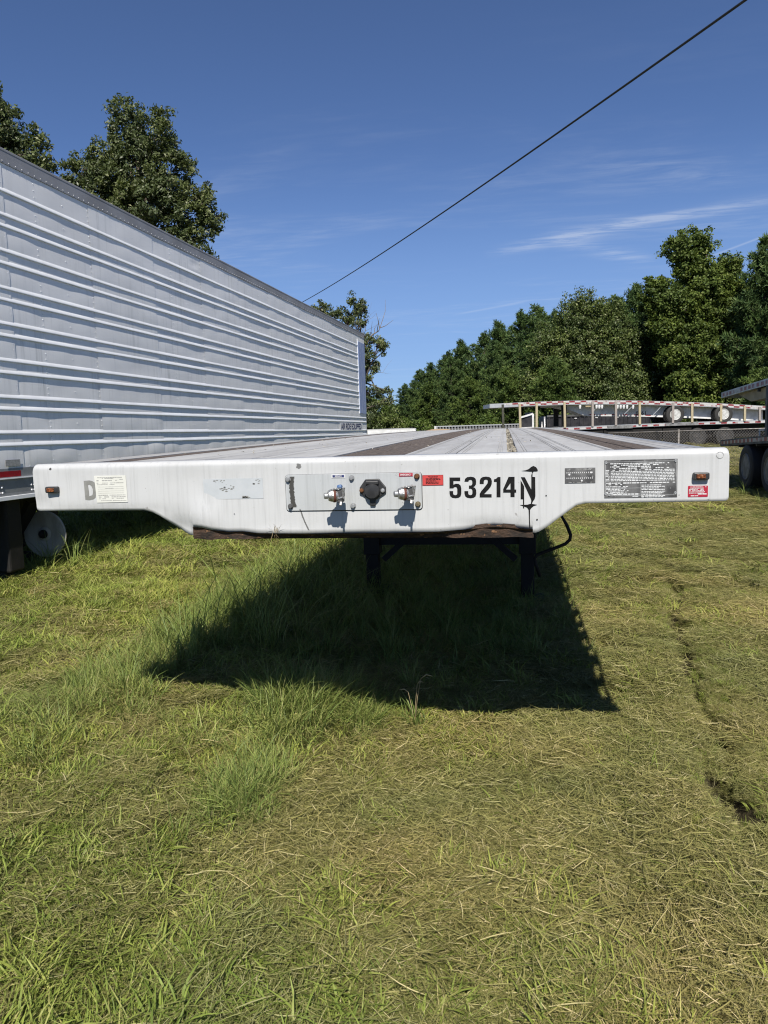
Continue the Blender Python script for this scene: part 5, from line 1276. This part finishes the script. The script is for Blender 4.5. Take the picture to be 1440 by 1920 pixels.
    clump(40, N_(-.22, .07), N_(.92, .10), [7, 8], .6, .9, .9)
    clump(75, N_(-.52, .08), N_(.05, .18), [7, 8], .6, .95, .9)
    clump(130, N_(-1.55, .18), N_(1.0, .4), [7, 8], .6, 1.05, .9)
    clump(26, N_(-1.05, .2), N_(.55, .2), [7], .4, .65, .7)
    clump(40, N_(-1.0, .5), N_(-.4, .4), [7], .3, .5, .7)
    clump(24, N_(-3.6, .5), N_(4.4, 1.2), [7, 8], .6, 1.0, .6)
    clump(70, U(5.0, 6.4), U(9, 16), [8, 9], .6, 1.0, .5)
    clump(60, U(-3.6, -1.6), U(2.5, 8), [7], .4, .7, .7)
    clump(30, N_(1.35, .25), N_(-.15, .25), [7], .3, .55, .6)
    return np.concatenate(out)
def build_grass():
    G = grass_points(); n = len(G)
    me = bpy.data.meshes.new('mown_grass'); me.vertices.add(n); me.vertices.foreach_set('co', G[:, :3].astype(np.float32).ravel())
    def attr(nm, typ, arr):
        a = me.attributes.new(nm, typ, 'POINT'); a.data.foreach_set('vector' if typ == 'FLOAT_VECTOR' else 'value', arr)
    attr('rot', 'FLOAT_VECTOR', G[:, 3:6].astype(np.float32).ravel())
    attr('scl', 'FLOAT_VECTOR', np.stack([G[:, 6], G[:, 6], G[:, 7]], 1).astype(np.float32).ravel())
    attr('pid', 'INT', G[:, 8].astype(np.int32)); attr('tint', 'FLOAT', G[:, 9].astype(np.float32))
    o = bpy.data.objects.new('mown_grass', me); COL.objects.link(o); o['kind'] = 'stuff'
    ng = bpy.data.node_groups.new('scatter', 'GeometryNodeTree')
    ng.interface.new_socket('Geometry', in_out='INPUT', socket_type='NodeSocketGeometry'); ng.interface.new_socket('Geometry', in_out='OUTPUT', socket_type='NodeSocketGeometry')
    N = ng.nodes; gi = N.new('NodeGroupInput'); go = N.new('NodeGroupOutput'); jn = N.new('GeometryNodeJoinGeometry')
    def named(nm, typ):
        a = N.new('GeometryNodeInputNamedAttribute'); a.data_type = typ; a.inputs[0].default_value = nm
        return [s for s in a.outputs if s.enabled and s.name == 'Attribute'][0]
    rot, scl, pid = named('rot', 'FLOAT_VECTOR'), named('scl', 'FLOAT_VECTOR'), named('pid', 'INT')
    for k, pm in enumerate(PROTO):
        po = bpy.data.objects.new('grass_patch', pm)
        oi = N.new('GeometryNodeObjectInfo'); oi.inputs[0].default_value = po
        cp_ = N.new('FunctionNodeCompare'); cp_.data_type = 'INT'; cp_.operation = 'EQUAL'
        ii = [s for s in cp_.inputs if s.enabled]
        ng.links.new(pid, ii[0]); ii[1].default_value = k
        ip = N.new('GeometryNodeInstanceOnPoints')
        ng.links.new(gi.outputs[0], ip.inputs['Points']); ng.links.new([s for s in cp_.outputs if s.enabled][0], ip.inputs['Selection'])
        ng.links.new(oi.outputs['Geometry'], ip.inputs['Instance']); ng.links.new(rot, ip.inputs['Rotation']); ng.links.new(scl, ip.inputs['Scale'])
        ng.links.new(ip.outputs[0], jn.inputs[0])
    ng.links.new(jn.outputs[0], go.inputs[0])
    o.modifiers.new('scatter', 'NODES').node_group = ng
build_grass()
# tufts one can pick out
TF = [(.08, .885, 60, .22, .0030, 'dense green grass tuft with dry seed heads at the front edge of the shadow', True, 5),
      (-.50, .80, 40, .20, .0030, 'wide bright green grass tuft just left of centre below the shadow', False, 6),
      (-.52, .06, 34, .16, .0030, 'fresh green grass tuft in the lawn below the shadow, nearest the camera of the tufts', False, 7),
      (-4.02, 3.95, 10, .46, .0032, 'tall pale grass stalks by the wheel of the silver trailer', False, 8)]
for x, y, n_, h, w, lab, sd_, seed in TF:
    T = thing('grass_tuft', lab, 'grass', (x, y, float(gz(x, y)) - .004))
    ribbons('blades', n_, .06, h * .4, h, w * .5, w, .7, .7, M['tall_plain'] if 'tall_plain' in M else M['tall'], T, seed, 6)
    if sd_:
        m = MB()
        for k, (dx, dy, hh) in enumerate(((.02, .01, .24), (.04, .02, .27), (-.03, .0, .20))):
            m.tube([(0, 0, 0), (dx * .4, dy, hh * .55), (dx * .9, dy, hh * .92), (dx * 1.6, dy, hh)], [.0012, .0012, .0011, .001], 5)
            m.tube([(dx * .9, dy, hh * .92), (dx * 1.6, dy, hh), (dx * 2.4, dy, hh * .97)], [.0012, .003, .001], 6)
        m.build('seed_head', M['seed'], T, True)
ribbons_stuff = None
# long loose straws lying on top
rg = np.random.default_rng(5); n_ = 420
a_ = rg.uniform(-30, 30, n_) * np.pi / 180 + .164; r_s = np.sqrt(rg.uniform(1.6 ** 2, 6.5 ** 2, n_))
xs_ = CAM[0] - r_s * np.sin(a_); ys_ = CAM[1] + r_s * np.cos(a_); az = rg.random(n_) * 6.28; L_ = rg.uniform(.05, .17, n_)
t_ = np.linspace(-.5, .5, 5)[None, :, None]
d_ = np.stack([np.cos(az), np.sin(az), rg.normal(.04, .10, n_)], 1); s_ = np.stack([-np.sin(az), np.cos(az), np.zeros(n_)], 1)
P_ = np.stack([xs_, ys_, gz(xs_, ys_) + .045], 1)[:, None] + d_[:, None] * L_[:, None, None] * t_ + s_[:, None] * (rg.normal(0, .25, n_) * L_)[:, None, None] * t_ ** 2
W_ = s_[:, None] * rg.uniform(.0007, .0014, n_)[:, None, None] * np.array([.5, 1, 1, .8, .3])[None, :, None]
M['straw'] = pbr('loose pale straw', (.42, .38, .22), (.28, .25, .12), .7, 0, 3)
o = link('loose_straw', strips_mesh('loose_straw', P_, W_), M['straw']); o['kind'] = 'stuff'
